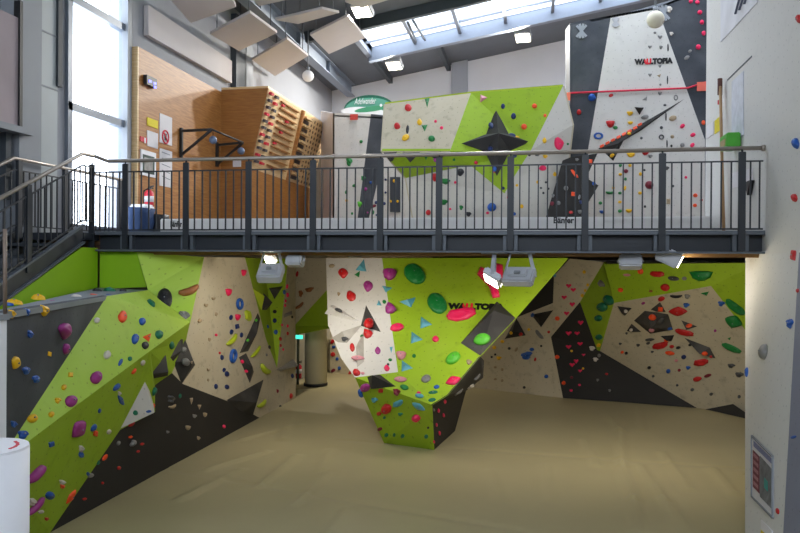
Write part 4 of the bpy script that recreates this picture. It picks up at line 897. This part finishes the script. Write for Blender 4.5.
def hold_mesh(sh,rx,ry,seed,bend=1):
    bm=bmesh.new(); sd=Vector((seed*3.7,seed*1.3,seed*.7))
    if sh=='ring':
        n,m=24,9; a=.26
        vs=[[bm.verts.new(((1-a+a*math.cos(q))*rx*math.cos(p),(1-a+a*math.cos(q))*ry*math.sin(p),a*min(rx,ry)*(.55+1.0*math.sin(q)))) for q in [2*math.pi*j/m for j in range(m)]] for p in [2*math.pi*i/n for i in range(n)]]
        for i in range(n):
            for j in range(m): bm.faces.new((vs[i][j],vs[(i+1)%n][j],vs[(i+1)%n][(j+1)%m],vs[i][(j+1)%m]))
        return bm
    if sh in('hook','stick'):
        k=11; c=.35*bend if sh=='hook' else .05
        pts=[]; rs=[]
        for i in range(k):
            t=-1+2*i/(k-1); pts.append(Vector((t*rx*.92,(t*t-.4)*ry*c*1.6,ry*.28))); rs.append(ry*(.62 if sh=='hook' else .7)*(1-.55*abs(t)**3)*(1+.12*noise.noise(Vector((t*3,seed,0)))))
        bm_tube(bm,pts,rs,9)
        return bm
    out=OUT[sh]; n=len(out); R=7; dep=DEP[sh]*min(rx,ry); prof=PRF.get(sh,lambda r:math.sqrt(max(0,1-r**2.4)))
    sk=(.0,.22*ry) if sh in('jug','half') else (0,0); rings=[]
    amp=.16 if sh in('rock','slab') else .05
    for i in range(R+1):
        r=1-i/(R+.6); row=[]
        for x,y in out:
            z=dep*prof(r); p=Vector((x*rx*r+sk[0]*z/dep,y*ry*r+sk[1]*z/dep,z))
            q=noise.noise(Vector((x*r*1.6,y*r*1.6,0))+sd); p.z*=1+amp*4*q*(1 if i else 0); p.x*=1+amp*q; p.y*=1-amp*q
            if i==0: p.z=-.006
            row.append(bm.verts.new(p))
        rings.append(row)
    for a,b in zip(rings,rings[1:]):
        for k in range(n): bm.faces.new((a[k],a[(k+1)%n],b[(k+1)%n],b[k]))
    bm.faces.new(rings[-1]); bm.faces.new(rings[0][::-1]); return bm
HOLDS=[]
def parse(tbl,ray_=None):
    for line in tbl.strip().split('\n'):
        for it in line.split(';'):
            f=it.split()
            if len(f)<6: continue
            HOLDS.append((float(f[0]),float(f[1]),float(f[2]),float(f[3]),f[4],f[5],float(f[6]) if len(f)>6 else 0.))
parse("""
14 301 16 6 rock y; 38 298 12 7 rock y; 9 303.5 8 5 bean b; 76.5 296.5 9 5 bean w; 94 294.5 8 3 bean o; 97 291 10 4 rock k; 109.5 291 12 6 ball tg; 109 294.5 6 2.5 bean b; 123 291 7 4 ball k; 53 300.5 6 2 bean p
13 314 7 9 rock y; 28 312 8 8 rock b; 45.5 310.5 11 11 rock y; 31 334 8 8 rock b; 63 331.5 16 17 half p 25; 65 349 9 12 jug p; 50 354 6 5 block y; 17 363 12 14 drop y 160; 27 370.5 10 8 rock b 20; 37 379 10 8 rock b 25; 14.5 424 8 7 rock b
97.5 320 6 6 ball w; 123.5 316 10 13 drop o -10; 143 321 7 8 ball b; 136 338.5 8 11 bean b; 148 337 12 10 wedge o; 146 345 8 8 ball k; 151 303.5 9 9 ball tg; 164.5 298 17 21 plate k; 160 334 9 9 ball tg; 184 315 11 10 rock gy; 189 290.5 22 10 hook br 20; 108 354.5 7.5 9 jug w; 121 362 4 9 bean b -25; 130.5 358.5 5 5 ball tg; 97.5 377 12 13 jug p; 72.5 400.5 12 12 ball p; 71 374.5 5 5 block y; 64.5 387 5 6 ball y; 58.5 400 6 6 rock y; 52 414 6 6 ball y; 33.5 418 11 9 jug y; 24 434 11 9 rock b; 172.5 345.5 8 8 ball tg
143.5 363 8 5 bean w 15; 134.5 371.5 3.5 9 bean o -40; 117.5 387.5 5 12 bean b -45; 120 393.5 6 4 rock w; 121.5 400.5 7 14 leaf b 60; 100 411 4 5 bean b; 80.5 429.5 24 14 leaf p 50; 94.5 428 5 10 bean b -35; 96 433.5 6 6 block o; 109.5 432 7 4.5 bean w 20; 52 444.5 7 5 block b 20; 82 449 6 7 rock w; 82 455 7 6 ball b; 36 474 26 8 stick p 45; 25.5 493 4 6 bean db; 63 482.5 8 5 rock w; 63 486.5 6 4.5 rock o; 51 496 10 9 jug b; 72 497 5 18 leaf o -35; 33 502 9 8 rock w; 35 507 28 6 hook p 45; 41.5 512 7 4 bean w; 47 519 5 3.5 rock r; 105.5 457.5 8 4 bean o 45; 98.5 462.5 4 5 bean tg; 88.5 474 4 4 ball b; 91 475.5 7 5 bean gy
136 413 5 5.5 ball tg; 149 411.5 6 3 bean b; 132 424 8 4.5 bean r 25; 154 406 3 5 bean o; 153.5 391.5 8 9 jug tg
131 437 5 3 bean o; 142.5 444 5 3 bean r; 138.5 451.5 4 3 bean r; 119.5 468 4 4 ball r; 85 499 5 3 bean r; 103 483 3 3 ball r; 132 443 5 6 hook gy 60; 119 443 4 5 bean gy; 172 399 8 8 rock dg; 173 398 3 3 ball r; 172.5 406.5 9 5 hook t 20; 192 401 4.5 8 tri t; 200 407 6 6 tri t; 205.5 415 5 5 half t; 188.5 428 7 5 half t; 199 438 4 4 rock t; 195 416 5 4 rock gy; 180.5 396 3 5 bean tg; 224.5 426.5 4 4 ball pk; 227 439 4 3 ball pk; 168 432 4 3 rock gy
244.5 273 7.5 7 half pk; 229.5 292.5 9 8 half pk; 240.5 304 10 12 ring b; 238.5 317.5 8 7 half pk; 231.5 317.5 6 5 bean db 25; 237.5 326.5 6 5 block db 15; 232 332 6 5 bean db 25; 242 335 5 5 bean db 25; 249 316 11 14 slab lg 80; 232 340 19 7 hook lg 40; 216.5 335 4 3 ball pk; 206 305 5 5 hook t; 213.5 298.5 5 4 hook t; 216.5 314 4 4 rock t; 199 320.5 3 5 hook t 60; 210 339.5 4 4 rock t; 220 353 3 3 ball r; 222.5 357.5 5 5 bean db 40; 234 356 9 15 ring b -15; 224.5 370 5 4 bean db 30; 227.5 374 6 6 ball db; 216.5 386.5 5 5 bean db 40; 227.5 387 6 5 ball db; 208.5 369.5 4 4 hook t; 208.5 380 3 3 ball t
184 349.5 6 6 ball gy; 186.5 362.5 8 8 ball gy; 192 362 3 4 wedge t; 242.5 362 4 4 ball pk; 246.5 371.5 4 3 ball pk; 256.5 320 3 3 ball lm; 248 340 3 3 ball lm; 256 352 20 5 hook lg 42; 265.5 369.5 16 10 hook lg -20; 262 404 16 6 hook lg 35; 278 391 3 4 rock m; 281 407 4 4 ball k; 291.5 396 4 6 bean r
275 311.5 4 4 ball k; 275 320.5 4 5 ball db; 267.5 326.5 3 4 ball b; 276 332 4 5 ball b; 270 347 4 4 ball k; 267 355 3 3 ball gy
287.5 286.5 3 5 bean pk; 288 295 3.5 5 ball pk; 286 301 3 3.5 ball pk; 285.5 305.5 3.5 3.5 ball pk; 284.5 292 3 5 ball b; 297 274 3 6 bean r; 300.5 293.5 4.5 7 rock br; 309 289.5 9 5 rock br 15; 299 306 12 5 hook br 35; 282.5 325 3 3 ball pk; 288 326 3 3.5 ball pk; 288 333.5 3 4 ball r; 281 339 3.5 4 ball r; 281 345.5 3.5 3.5 ball r; 283.5 349.5 3 3 ball pk; 292.5 317 3 3 ball k; 293 376 4 5 ball db
331.5 265.5 6 4 bean t; 342.5 272.5 10 10 drop r 180; 360.5 266.5 14 13 wedge tl 30; 357 274 7 7 wedge g 10; 367.5 285.5 10 11 drop p 170; 350.5 295 10 11 drop r 20; 338.5 293.5 3 4 rock t; 378.5 303.5 6 7 wedge tl 40; 369 322 10 9 ball r; 338.5 309.5 7 4 bean dg -30; 367 333.5 10 9 half r -20; 361.5 336 3.5 3.5 ball g; 352 347 5 9 jug r; 357.5 357.5 13 5 bean pp -8; 377.5 350 6 8 drop p; 391 349.5 4 8 tri tl; 356 372 8 7 jug r; 349.5 374 3 6 bean r; 386.5 367.5 6 7 drop pk; 362.5 373 4 3 ball pp; 390 359.5 4 3 ball g; 388 364 2.5 2.5 ball k; 344 339 6 5 rock dg
332.5 341.5 4 6 bean r -30; 333.5 347 4 3.5 ball b; 332.7 354.5 5 5 ball r; 337 359 3.5 3.5 ball b; 339 368.3 3.5 4 ball b; 333 370.5 5 3.5 bean m 20
389.5 273.5 15 10 half p; 414.5 272.5 26 17 plate g -40; 437 302 25 17 plate g -50; 386.5 288.5 12 7 tri tl -15; 407.5 301 18 11 wedge tl; 384 301.5 4 4 ball g; 389 308 11 11 half p -40; 423.5 323 16 12 tri tl -40; 414 338 16 12 tri tl -40; 397 326.5 14 8 bean pk; 461 313 30 14 slab pk 4; 435.5 338.5 7 6 jug pk; 401 355 11 8 half pp; 414 355.5 4 4 ball g; 404.5 366.5 16 11 tri tl -40; 453 357 16 11 bean lm 18; 426 378 10 8 bean gy; 453 380 17 9 leaf pk 18; 469 361.5 6 5 rock t; 436.5 386.5 6 4 bean b; 433 392 10 3.5 bean tg; 490 279 27 36 star pk
481.5 338.5 17 12 bean lm 0
364.5 388.5 10 9 bean p -20; 360 394 4 9 bean b 30; 400 379 13 6 bean pp -10; 404 387 9 6 bean g -30; 380.5 391 5 4 block r; 396 391.5 7 7 rock m; 374 400.5 6 5 rock tl; 397.5 404 12 7 slab tl 15; 418 407 16 6 leaf tl -30; 385.5 410 10 10 ball r; 378.5 414 5 4 ball r; 415.5 419.5 9.5 7 jug pk; 400 414.5 5 3.5 rock tg; 384 418 3 3 ball tg; 379.5 429.5 5 4 bean m; 386 435.5 4 4 ball tg; 394 435.5 3 3.5 ball tg; 402.5 436.5 4 4 ball tg; 426 437 4 4 ball tg; 428 428 2.5 2.5 ball k; 419 395.5 9 5 bean tl -20; 418.5 392.5 4 3 ball pk; 432 399.5 8 4 bean tg
445.5 402 4.5 4 ball pk; 439 411 4 4 ball pk; 444 415.5 4 3.5 ball pk; 437 425 3.5 3.5 ball pk; 440 433.5 4 4 ball pk; 434.5 442 3 3 ball pk; 434.3 410 3.5 3 ball gy; 470.5 386 9 7 rock w; 458.5 392 10 7 slab gy 20; 477 377.5 10 5 hook gy 25
""")
parse("""
511 333.5 3.5 3 ball y; 521 334 4 3.5 ball r; 502 341.5 4 3.5 ball y; 494 347.5 4 4 ball y; 498.5 358 5 4 rock y; 509 348.5 3 3 ball k; 495 354.5 2.5 2.5 ball k; 491.5 357 2.5 2.5 ball k; 516 349.5 3 5 bean t -20; 526 355.5 11 8 rock b 20; 531.5 349.5 5 4 jug b; 539 334.5 13 5 slab gy -55; 535 359.5 2.5 4 bean r; 546 376.5 4 4 ball b; 524 387.5 3 3 ball k; 541 346 2.5 2.5 ball k; 548.5 332 3 3 ball r; 495 367 3 3 ball t; 502 369.5 3 3.5 ball t; 495 379 3 3 ball t; 502 380.5 3 3 ball t; 528.5 329.5 3 3 ball y; 557 318.5 5 5 jug o; 532 315.5 4.5 4 ball b
568.5 286 6 4.5 heart pk; 573 290 6 4.5 heart pk; 564 297.5 6 4.5 heart pk; 572 304.5 6 5 heart pk; 566.5 313.5 6 4.5 heart pk; 584 272 3.5 4 ball y; 587.5 285 3 3.5 ball y; 585 290.5 3 3.5 ball y; 582 295.5 3.5 4 ball y; 554.5 275.5 3 4 ball tl
580.5 323 6 5 heart pk; 568.5 333.5 6.5 5 heart pk; 577 333.5 6 4 heart pk; 568.5 347 6 4.5 heart pk; 580 344 6 4 heart pk; 576 361.5 5 5 heart pk; 572 365 6 4.5 heart pk; 580 371 4.5 3.5 heart pk; 583.5 355 4 3 heart pk; 571.5 351 3 2.5 ball y; 583 368.5 2.5 2.5 ball y; 557 357 5 4.5 jug o; 563.5 383 4.5 4.5 jug o; 571 390.5 3.5 3 ball pk; 579.5 385 3 2.5 ball pk; 571.5 377.5 3.5 3 ball m; 606.5 374 3.5 2.5 ball r; 592 348.5 6 5 rock w; 595.5 359.5 5 4.5 rock w; 599 355.5 3.5 4 ball gy; 597.5 380 3 3 rock gy; 609.5 390.5 3 3 rock gy
600.5 283.5 8 6 rock gy -40; 607.5 299.5 12 10 jug tg; 601 307.5 11 10 jug tg; 597.5 318.5 8 7 jug tg; 598 337.5 7 6.5 jug tg; 598 345.5 4 4 ball y
626.5 275 8 3 bean pp -8; 640 271.5 6 6 ball o; 620 290 5.5 5 jug o; 656.5 274 16 7.5 slab r -10; 673 278.5 12 5 bean dg -12; 684 278.5 5 4 ball gy; 700 276 25 11 half g; 664.5 287.5 9 8 ball r; 650.5 291.2 4 3 ball br
661 299.3 7 5 bean r; 643 303.5 4 3 bean p; 676 296.3 13 4 hook k; 687 296.8 6 4.5 rock gy; 704.5 294 10 5 wedge g; 686 305.5 6 4.5 rock b; 721 304 7 5 rock b; 735 308 26 10 slab g -42; 733 322.5 19 12 leaf g -20; 677.5 312 20 9 leaf r; 625.5 311 4 3.5 ball w; 660.5 309.5 5 5 block o; 652 317.5 8 7 jug o; 661 321 9 6 bean dg 20; 651.5 331 6 4.5 ball pp; 670 329 5 3 bean b; 630.5 330 3.5 3.5 ball w; 689 325.5 7 4.5 bean o; 684 333 20 7 slab r -18; 666 340.5 5 4 ball o; 705 354 6.5 5 jug o; 711 357 3 3 ball r; 660 346 17 8 slab r 5; 671.5 347 5 3.5 ball r; 678 348 5 3 bean k; 690 345 4 3 bean k; 669.5 353.5 10 4 bean o -15; 683.5 357.5 5 4.5 ball db; 700.5 363 16 8 slab r; 697 379.5 9 5 bean r; 707.5 376 8 3.5 bean m 10; 649.5 340 10 3 bean dg; 648 343.5 4 3 bean dg; 731 366 7 4 rock dg; 739 375 8 5 rock dg; 730.5 325 5 12 tri g 15; 729 339 4 4 wedge g; 731 348.5 22 7 slab g -28; 715 331 3 3 ball p; 622 352.5 3.5 3 ball o; 626 353.5 3.5 3 ball k; 668 371.5 4.5 4.5 ball b; 688 368 4.5 3.5 rock b; 679 370.5 3.5 3 ball m; 653 376.5 3 2.5 ball dg; 677 385.5 3 2.5 ball dg; 692 390 4 3 ball dg; 711 394.5 4 3 ball dg; 739 397 3.5 3.5 ball dg; 649 368 4 3 ball k; 638 345.5 3.5 3 rock dg; 620 344 3 2.5 rock dg; 652 352 3.5 2.5 rock dg; 676 361 3.5 3 rock pp; 626.5 333.5 2.5 2.5 rock dg
746 372 5 11 bean b 15; 765 352 10 17 ball gy; 789 323 9 10 rock b; 793 255 7 11 block r; 797 290.5 4.5 4.5 ball r; 797 143.5 8 12 jug b; 793.5 198 9 9 jug r; 798 19 5 10 jug r; 793 437 9 3.5 bean b -8; 777 511 4 8 bean r 30
""")
parse("""
349 161.5 6 9 rock g; 363 178 4.5 5 rock g; 354 185.5 4 3 bean g 15; 346 192 2.5 4 bean g; 346.5 200.5 3 3.5 ball y; 352 213.5 2.5 3 ball g; 359.5 204 4.5 6 rock lm; 365.5 189 3.5 3.5 ball p; 373.5 206 5.5 3.5 bean m; 376 202.5 3 3.5 ball db; 384 203.5 3.5 3.5 ball db; 370.5 182.5 3 3 ball b; 373 212.5 2.5 4.5 bean g; 385.5 179.5 2.5 2.5 ball db; 385.5 192.5 2.5 2.5 ball db; 367.5 212.5 2 2 ball p; 376.3 215 2 2 ball db; 361 141.5 3.5 3.5 ball g; 394 181 3 3.5 ball y; 390.7 201.3 2.5 3 ball y; 397.5 201.3 2.5 3 ball y
408 107 7 7 ball r; 427 102 6 12 tri g; 397 125.5 6.5 6.5 jug r; 419.5 121.5 5.5 7 drop y; 407.5 129 3.5 9 bean k; 424.5 127.5 7 8 tri g; 435.5 121 3 3 ball pk; 441.5 127.5 3.5 3.5 ball pk; 405.5 137 8 6 bean y 15; 431.5 138 7 6 ball g
482 98.5 9 9 tri pp -30; 503 106 4.5 5.5 jug db; 513.5 115.8 5.5 6.5 jug db; 534.5 105.7 5.5 5 ball o; 524 126.3 6 6 ball o; 545 115.3 3.5 3.5 ball o; 490.5 125 4.5 6 ball db; 512 135 8 4.5 bean db -20; 517.5 137.3 4 3 ball y; 490 148.5 5 5 ball db; 494 169 4.5 5.5 ball b; 494.5 171.8 2.5 2.5 ball o; 476 163 4 3.5 ball pk; 503 188.3 3.5 3.5 ball db; 514.5 156 5 4 ball db
426 158 6 8 tri g; 436 160 6 4 rock p; 454 160 3 3 ball g
544.5 140 4.5 6 drop y; 559.5 143.5 14 10 drop pk -80; 568 144 2.5 2.5 ball g; 545.5 156.5 5 4 rock y; 529.5 155 3 3 ball k; 537.5 154.8 5 3 bean dg; 543 168 8 6 jug pk; 555 174 4 5 drop y; 537.7 182 3 3.5 ball y; 546 182.3 2.5 2.5 ball k; 541 188 2.5 2.5 ball k; 548.5 188.7 2.5 2.5 ball k; 543.5 193 2.5 2.5 ball k; 521.5 206.5 4 4.5 ball y; 517 185.3 3 3 ball y
434.5 178 7 9 half r; 445.5 181.5 8 6 rock g; 460 172.8 8 8 drop k 180; 443.5 202 8 6 rock g; 428 212.5 5 6 ball r; 455 182.5 2.5 3 ball pk; 450 209 2.5 2.5 ball pk; 487.5 213 3.5 3 ball pk; 461 207.5 4 5 rock g; 468.5 214 5 5 rock k; 491.5 207.5 9 9 ball b; 508.5 199 4 6 rock pk; 514 214 4 3.5 ball b
592 97.2 8 8 jug b; 579 112 5 6 jug r; 611 95.3 5 3.5 bean r; 630 113.5 7 4.5 half y; 645 117 8 5 bean gy; 610.5 124 9.5 7.5 half r; 615.5 127.5 5 4 ball g; 630.5 123 6 3.5 half y; 598.5 135.8 10 7 ring b; 629 133.3 4.5 3 ball y; 660 37 5 4.5 heart gy; 650 47 4 4 heart gy; 661 47 3.5 4 rock gy; 650 75 4 4 heart gy; 659 75.5 5 4 wedge t; 660 66.3 3.5 3.5 heart gy; 667.5 80 9 2 stick k 90; 668 47.5 8 2 stick k 90; 660 93.5 4.5 4.5 heart gy; 645 99 7 4.5 wedge gy 20; 660.5 84.5 2.5 2.5 ball gy; 655 32.5 3 2.5 ball gy; 676 97.5 4.5 6 ring gy; 665 105 3.5 2.5 ball dg; 673 118 8 6 bean t; 661.5 127.5 3.5 3.5 ball dg; 661.5 137 5.5 5.5 ring dg; 641.5 138 3 3 ball dg; 672.5 136.5 4 4 ball t; 682.5 145 4.5 5 ball gy; 666 116.5 9 2 stick k 90; 667 143.5 8 2 stick k 90; 671.5 145.8 2.5 3 ball k; 682.5 126 5.5 4.5 bean pk 20; 693 134.8 5.5 4.5 bean pk; 692.5 145 5 4.5 bean pk 15; 631 155 9 5 half y; 612 155.5 5 4 bean y 15; 645.5 153 8 5 half r; 650.5 156 4.5 4 rock gy
620.5 165.3 3.5 3.5 ball g; 626 171 5 4.5 ball m; 620.3 174.3 4 3 ball y; 630 165.3 3.5 3.5 ball y; 640.5 174 3.5 4 ball y; 625 188 3 5 bean y; 640 193 4 3.5 ball y; 620 202 4 3 ball y; 629 211 7 4 half y; 620 193 4 3 ball g; 625.5 179 3 3.5 ball g; 620 211 4.5 3.5 ball g; 600.5 203 4 3.5 ball g; 610 192.5 9 4.5 hook g 0; 649.5 184.8 9 8.5 ball m; 602 212 6 3.5 half b; 686 177.3 3 3 ball pk; 695.5 195.3 5 4.5 jug o; 695 205.3 4.5 4 jug o; 701.5 200 3 3 ball r; 667 168 5 4 rock dg; 673 186 3 3 ball dg; 668.5 201.5 4.5 6 block t; 613.5 188 3 3.5 ball y; 644.5 170 2.5 2.5 ball k; 645 206.5 2.5 3 ball k
602 146 5 3 block o 28; 607.5 143 5 3 block o 28; 613 140 5 3 block o 28; 618.5 137 5 3 block o 28; 624 134 5 3 block o 28; 629.5 131 5 3 block o 28; 635 127.8 5 3 block o 28; 640 124.5 5 3 block o 28
574.5 173.5 12 4 slab o -55; 573.5 194 5 4.5 block o; 590 162 5 6 block o; 566 188 5 5 ball gy; 579.5 197 3 5 bean gy; 552 203.5 4.5 4.5 ball m; 558.5 203 4 4.5 ball gy; 571 212.3 4.5 3.5 ball r; 581 202 4 4 rock db; 580 211.5 5 4 rock gy; 553 195.5 3 4 rock gy; 594 183.5 4 4 ball b; 577 159.5 4 3 rock gy
691 1 4.5 4 ball pk; 697.5 2 5 4 ball pk; 700 12 5 4.5 ball pk; 702 22 4.5 5 ball pk; 703.8 33 4.5 5 ball pk; 698.5 46.8 5.5 5.5 ball pk; 669.5 9 5.5 7 rock w; 671.5 33.5 4 4 rock w; 690 51 4 3 bean gy 20; 687 57.5 6 4 bean gy 20; 703.5 122.5 4 5 ball o
""")
def sizew(w,h):
    s=max(w,h); return 'tiny ' if s<4.2 else 'small ' if s<7.6 else '' if s<13 else 'large '
built=[]
GROUPN={}
for i,(u,v,w,h,sh,c,rot) in enumerate(HOLDS):
    loc,n,key=hitnear(u,v)
    if n.z>.9: n=Vector((0.15,-.1,1)).normalized()
    D=(loc-EYE).dot(FWD); vdir=(loc-EYE).normalized()
    upv=(ZV-n*ZV.dot(n)); upv=upv.normalized() if upv.length>.2 else (Vector((0,1,0))-n*n.y).normalized()
    rt=upv.cross(n).normalized()
    pl=(loc,n); ce=onplane(u,v,pl) if abs(n.dot(vdir))>.1 else loc
    def sc(ax):
        a=px(ce+ax*.02); b=px(ce-ax*.02); return math.hypot(a[0]-b[0],a[1]-b[1])/.04
    base=F/D
    sr,su,sn=sc(rt),sc(upv),sc(n)
    # dome depth also fills the silhouette when the wall is seen at a slant
    fx=max(sr,.62*base); fy=max(su,.62*base)
    cr,srn=math.cos(math.radians(rot)),math.sin(math.radians(rot))
    # in-plane matrix whose image has the width, height and turn seen on the wall
    p0=px(ce); J=[]
    for ax,s_,lo in ((rt,sr,fx),(upv,su,fy)):
        p1=px(ce+ax*.02); k_=(lo/s_)/.02 if s_>1e-6 else 0; J.append(((p1[0]-p0[0])*k_,-(p1[1]-p0[1])*k_))
    Jm=Matrix(((J[0][0],J[1][0]),(J[0][1],J[1][1])))
    if abs(Jm.determinant())<.35*base*base: Jm=Matrix(((fx,0),(0,fy)))
    T=Jm.inverted()@Matrix(((cr*w/2,-srn*h/2),(srn*w/2,cr*h/2)))
    rx=math.hypot(T[0][0],T[1][0]); ry=math.hypot(T[0][1],T[1][1])
    bm=hold_mesh(sh,rx,ry,i+1)
    for q_ in bm.verts: q_.co.x,q_.co.y=q_.co.x/rx*T[0][0]+q_.co.y/ry*T[0][1],q_.co.x/rx*T[1][0]+q_.co.y/ry*T[1][1]
    zk=max(.2,abs(T.determinant())/(rx*ry))
    for q_ in bm.verts: q_.co.z*=zk
    fr=Matrix((rt,upv,n)).transposed()
    dep=DEP.get(sh,.5)*min(rx,ry)*zk
    # centre the silhouette: shift against the projected half depth
    a=px(ce); b=px(ce+n*dep*.45); q=onplane(u-(b[0]-a[0]),v-(b[1]-a[1]),pl)
    if (q-ce).length<.6*max(rx,ry)+.02: ce=q
    nm='climbing_hold'; o=link(nm,bm,hold_mat(c),None,sh not in('rock','block','tri','wedge'))
    o.matrix_world=Matrix.Translation(ce-n*.002)@fr.to_4x4()
    if max(w,h)>=10 and sh not in('hook','stick','ring','slab'):
        bt=bmesh.new(); bm_tube(bt,[Vector((0,0,dep*.6)),Vector((0,0,dep*1.06+.004))],[.008,.008],8); b_=link('bolt',bt,GREYMETAL); b_.parent=o
    o['category']='climbing hold'
    built.append(dict(o=o,u=u,v=v,w=w,h=h,desc=(sizew(w,h)+HC[c][0]+' '+SHW[sh]+' hold'),key=key))
# the largest 300 stay separate; the tiniest ones become one object
built.sort(key=lambda b:-b['w']*b['h'])
rest=built[300:]; built=built[:300]
bm=bmesh.new(); ml=[]
for b in rest:
    o=b['o']; me=o.data; m_=me.materials[0]
    if m_ not in ml: ml.append(m_)
    n0=len(bm.faces); me.transform(o.matrix_world); bm.from_mesh(me); bm.faces.ensure_lookup_table()
    for f in bm.faces[n0:]: f.material_index=ml.index(m_)
    bpy.data.objects.remove(o); bpy.data.meshes.remove(me)
tag(link('small_climbing_holds',bm,ml,None,True),'the smallest coloured climbing holds scattered over all the climbing walls','climbing holds','smallest climbing holds','stuff')
# ---- labels
bykey={}
for b in built: bykey.setdefault((b['desc'],b['key']),[]).append(b)
ORD=['first','second','third','fourth','fifth','sixth','seventh','eighth','ninth','tenth','eleventh','twelfth','thirteenth']
NUM=['zero','one','two','three','four','five','six','seven','eight','nine','ten','eleven','twelve','thirteen','fourteen']
used=set()
for g in bykey.values():
    if len(g)==1: g[0]['lab']=g[0]['desc']+' on '+g[0]['key']; used.add(g[0]['lab'])
uniq=[b for b in built if 'lab' in b and max(b['w'],b['h'])>=6]
def rel(b,l):
    dx,dy=b['u']-l['u'],b['v']-l['v']
    return ('just right of' if dx>0 else 'just left of') if abs(dx)>abs(dy) else ('just below' if dy>0 else 'just above')
dcount={}
for b in uniq: dcount[b['desc']]=dcount.get(b['desc'],0)+1
for g in bykey.values():
    if len(g)==1: continue
    for b in g:
        best=None
        for l in sorted(uniq,key=lambda l:math.hypot(l['u']-b['u'],l['v']-b['v']))[:5]:
            d=math.hypot(l['u']-b['u'],l['v']-b['v'])
            if d>26 or l['key']!=b['key']: continue
            r=rel(b,l)
            if any(x is not b and rel(x,l)==r and math.hypot(l['u']-x['u'],l['v']-x['v'])<d+24 for x in g): continue
            lab=b['desc']+' '+r+' the '+l['desc']+' on '+b['key']
            if len(lab.split())>16:
                continue
            if lab in used: continue
            best=lab; break
        if best: b['lab']=best; used.add(best)
    n=len(g); us=[x['u'] for x in g]; vs=[x['v'] for x in g]
    hor=max(us)-min(us)>max(vs)-min(vs); g2=sorted(g,key=lambda x:x['u'] if hor else x['v'])
    for i,b in enumerate(g2):
        if 'lab' in b: continue
        if n==2: w_=('left' if i==0 else 'right') if hor else ('upper' if i==0 else 'lower'); t=', '+w_+' of two'
        elif i==0: t=', '+('leftmost' if hor else 'highest')+' of '+NUM[min(n,14)]
        elif i==n-1: t=', '+('rightmost' if hor else 'lowest')+' of '+NUM[min(n,14)]
        else: t=', '+ORD[min(i,12)]+' from '+('left' if hor else 'top')+' of '+NUM[min(n,14)]
        b['lab']=b['desc']+' on '+b['key']+t; used.add(b['lab'])
for b in built:
    b['o']['label']=b['lab']; b['o']['group']='climbing holds on '+b['key']
print('HOLDS',len(built),'labels',len({b['lab'] for b in built}),'max words',max(len(b['lab'].split()) for b in built))
# emblems painted on the tall wall
def emblem(u,v,s,m,par):
    p=P(u,v,y=YW-.012); k=s*17/745
    bm=bmesh.new()
    for i_,a in enumerate((.7,-.7,.25,-.25)):
        p=P(u,v,y=YW-.012-.006*i_); d=Vector((math.sin(a),0,math.cos(a))); bm_bar(bm,p-d*k*.5,p+d*k*.5,.05,.01,Vector((0,1,0)))
    link('emblem',bm,m,par)
emblem(581.5,31,14,mat('emblem_grey',(150,154,160),.6),TW); emblem(615.5,22,9,mat('emblem_light',(186,186,190),.6),TW); emblem(664,13,15,mat('emblem_grey',(150,154,160),.6),TW)
# ------------------------------------------------------------------ light
w=bpy.data.worlds.new('sky'); S.world=w; w.use_nodes=True; bg=w.node_tree.nodes['Background']
bg.inputs[0].default_value=(.86,.93,1,1); bg.inputs[1].default_value=SKY
def portal(loc,d,sx,sy):
    l=bpy.data.lights.new('daylight_portal','AREA'); l.shape='RECTANGLE'; l.size=sx; l.size_y=sy; l.energy=1; l.cycles.is_portal=True
    o=bpy.data.objects.new('daylight_portal',l); COL.objects.link(o); o.matrix_world=Matrix.Translation(loc)@(frame(Vector(d))@Matrix.Diagonal((1,-1,-1))).to_4x4()
xm=(sk_x0+sk_x1)/2; ymid=(sk_y0+sk_y1)/2
portal((xm,ymid,roofz(sk_x1)+.5),(0,0,-1),sk_x1-sk_x0+2.5,sk_y1-sk_y0+2)
portal(((S3[0]+S3[1])/2,(S3[2]+S3[3])/2,roofz(S3[1])+.5),(0,0,-1),S3[1]-S3[0]+2,S3[3]-S3[2]+1.5)
portal((XL-.32,(y0+y1)/2,(wz[0]+wz[-1])/2),(1,0,0),y1-y0+.3,wz[-1]-wz[0]+.3)
portal(((XL+XR)/2,-3.35,(FRONT0+FRONT1)/2),(0,1,0),XR-XL+.6,FRONT1-FRONT0)
l=bpy.data.lights.new('passage_lamp','AREA'); l.shape='DISK'; l.size=.25; l.energy=PASS; l.color=(1,.92,.76)
tag(tube('passage_ceiling_lamp',[(-4.2,16.9,2.93),(-4.2,16.9,2.88)],.16,LENS_OFF),'round ceiling lamp in the passage above the cream column','ceiling lamp')
o=bpy.data.objects.new('passage_lamp',l); COL.objects.link(o); o.location=(-4.2,16.9,2.86)
S.view_settings.view_transform='Standard'; S.view_settings.look='None'; S.view_settings.gamma=1; S.view_settings.use_curve_mapping=False
S.view_settings.exposure=EXPO
S.cycles.max_bounces=8; S.cycles.diffuse_bounces=5; S.cycles.transparent_max_bounces=8; S.cycles.sample_clamp_indirect=6
S.cycles.use_denoising=True
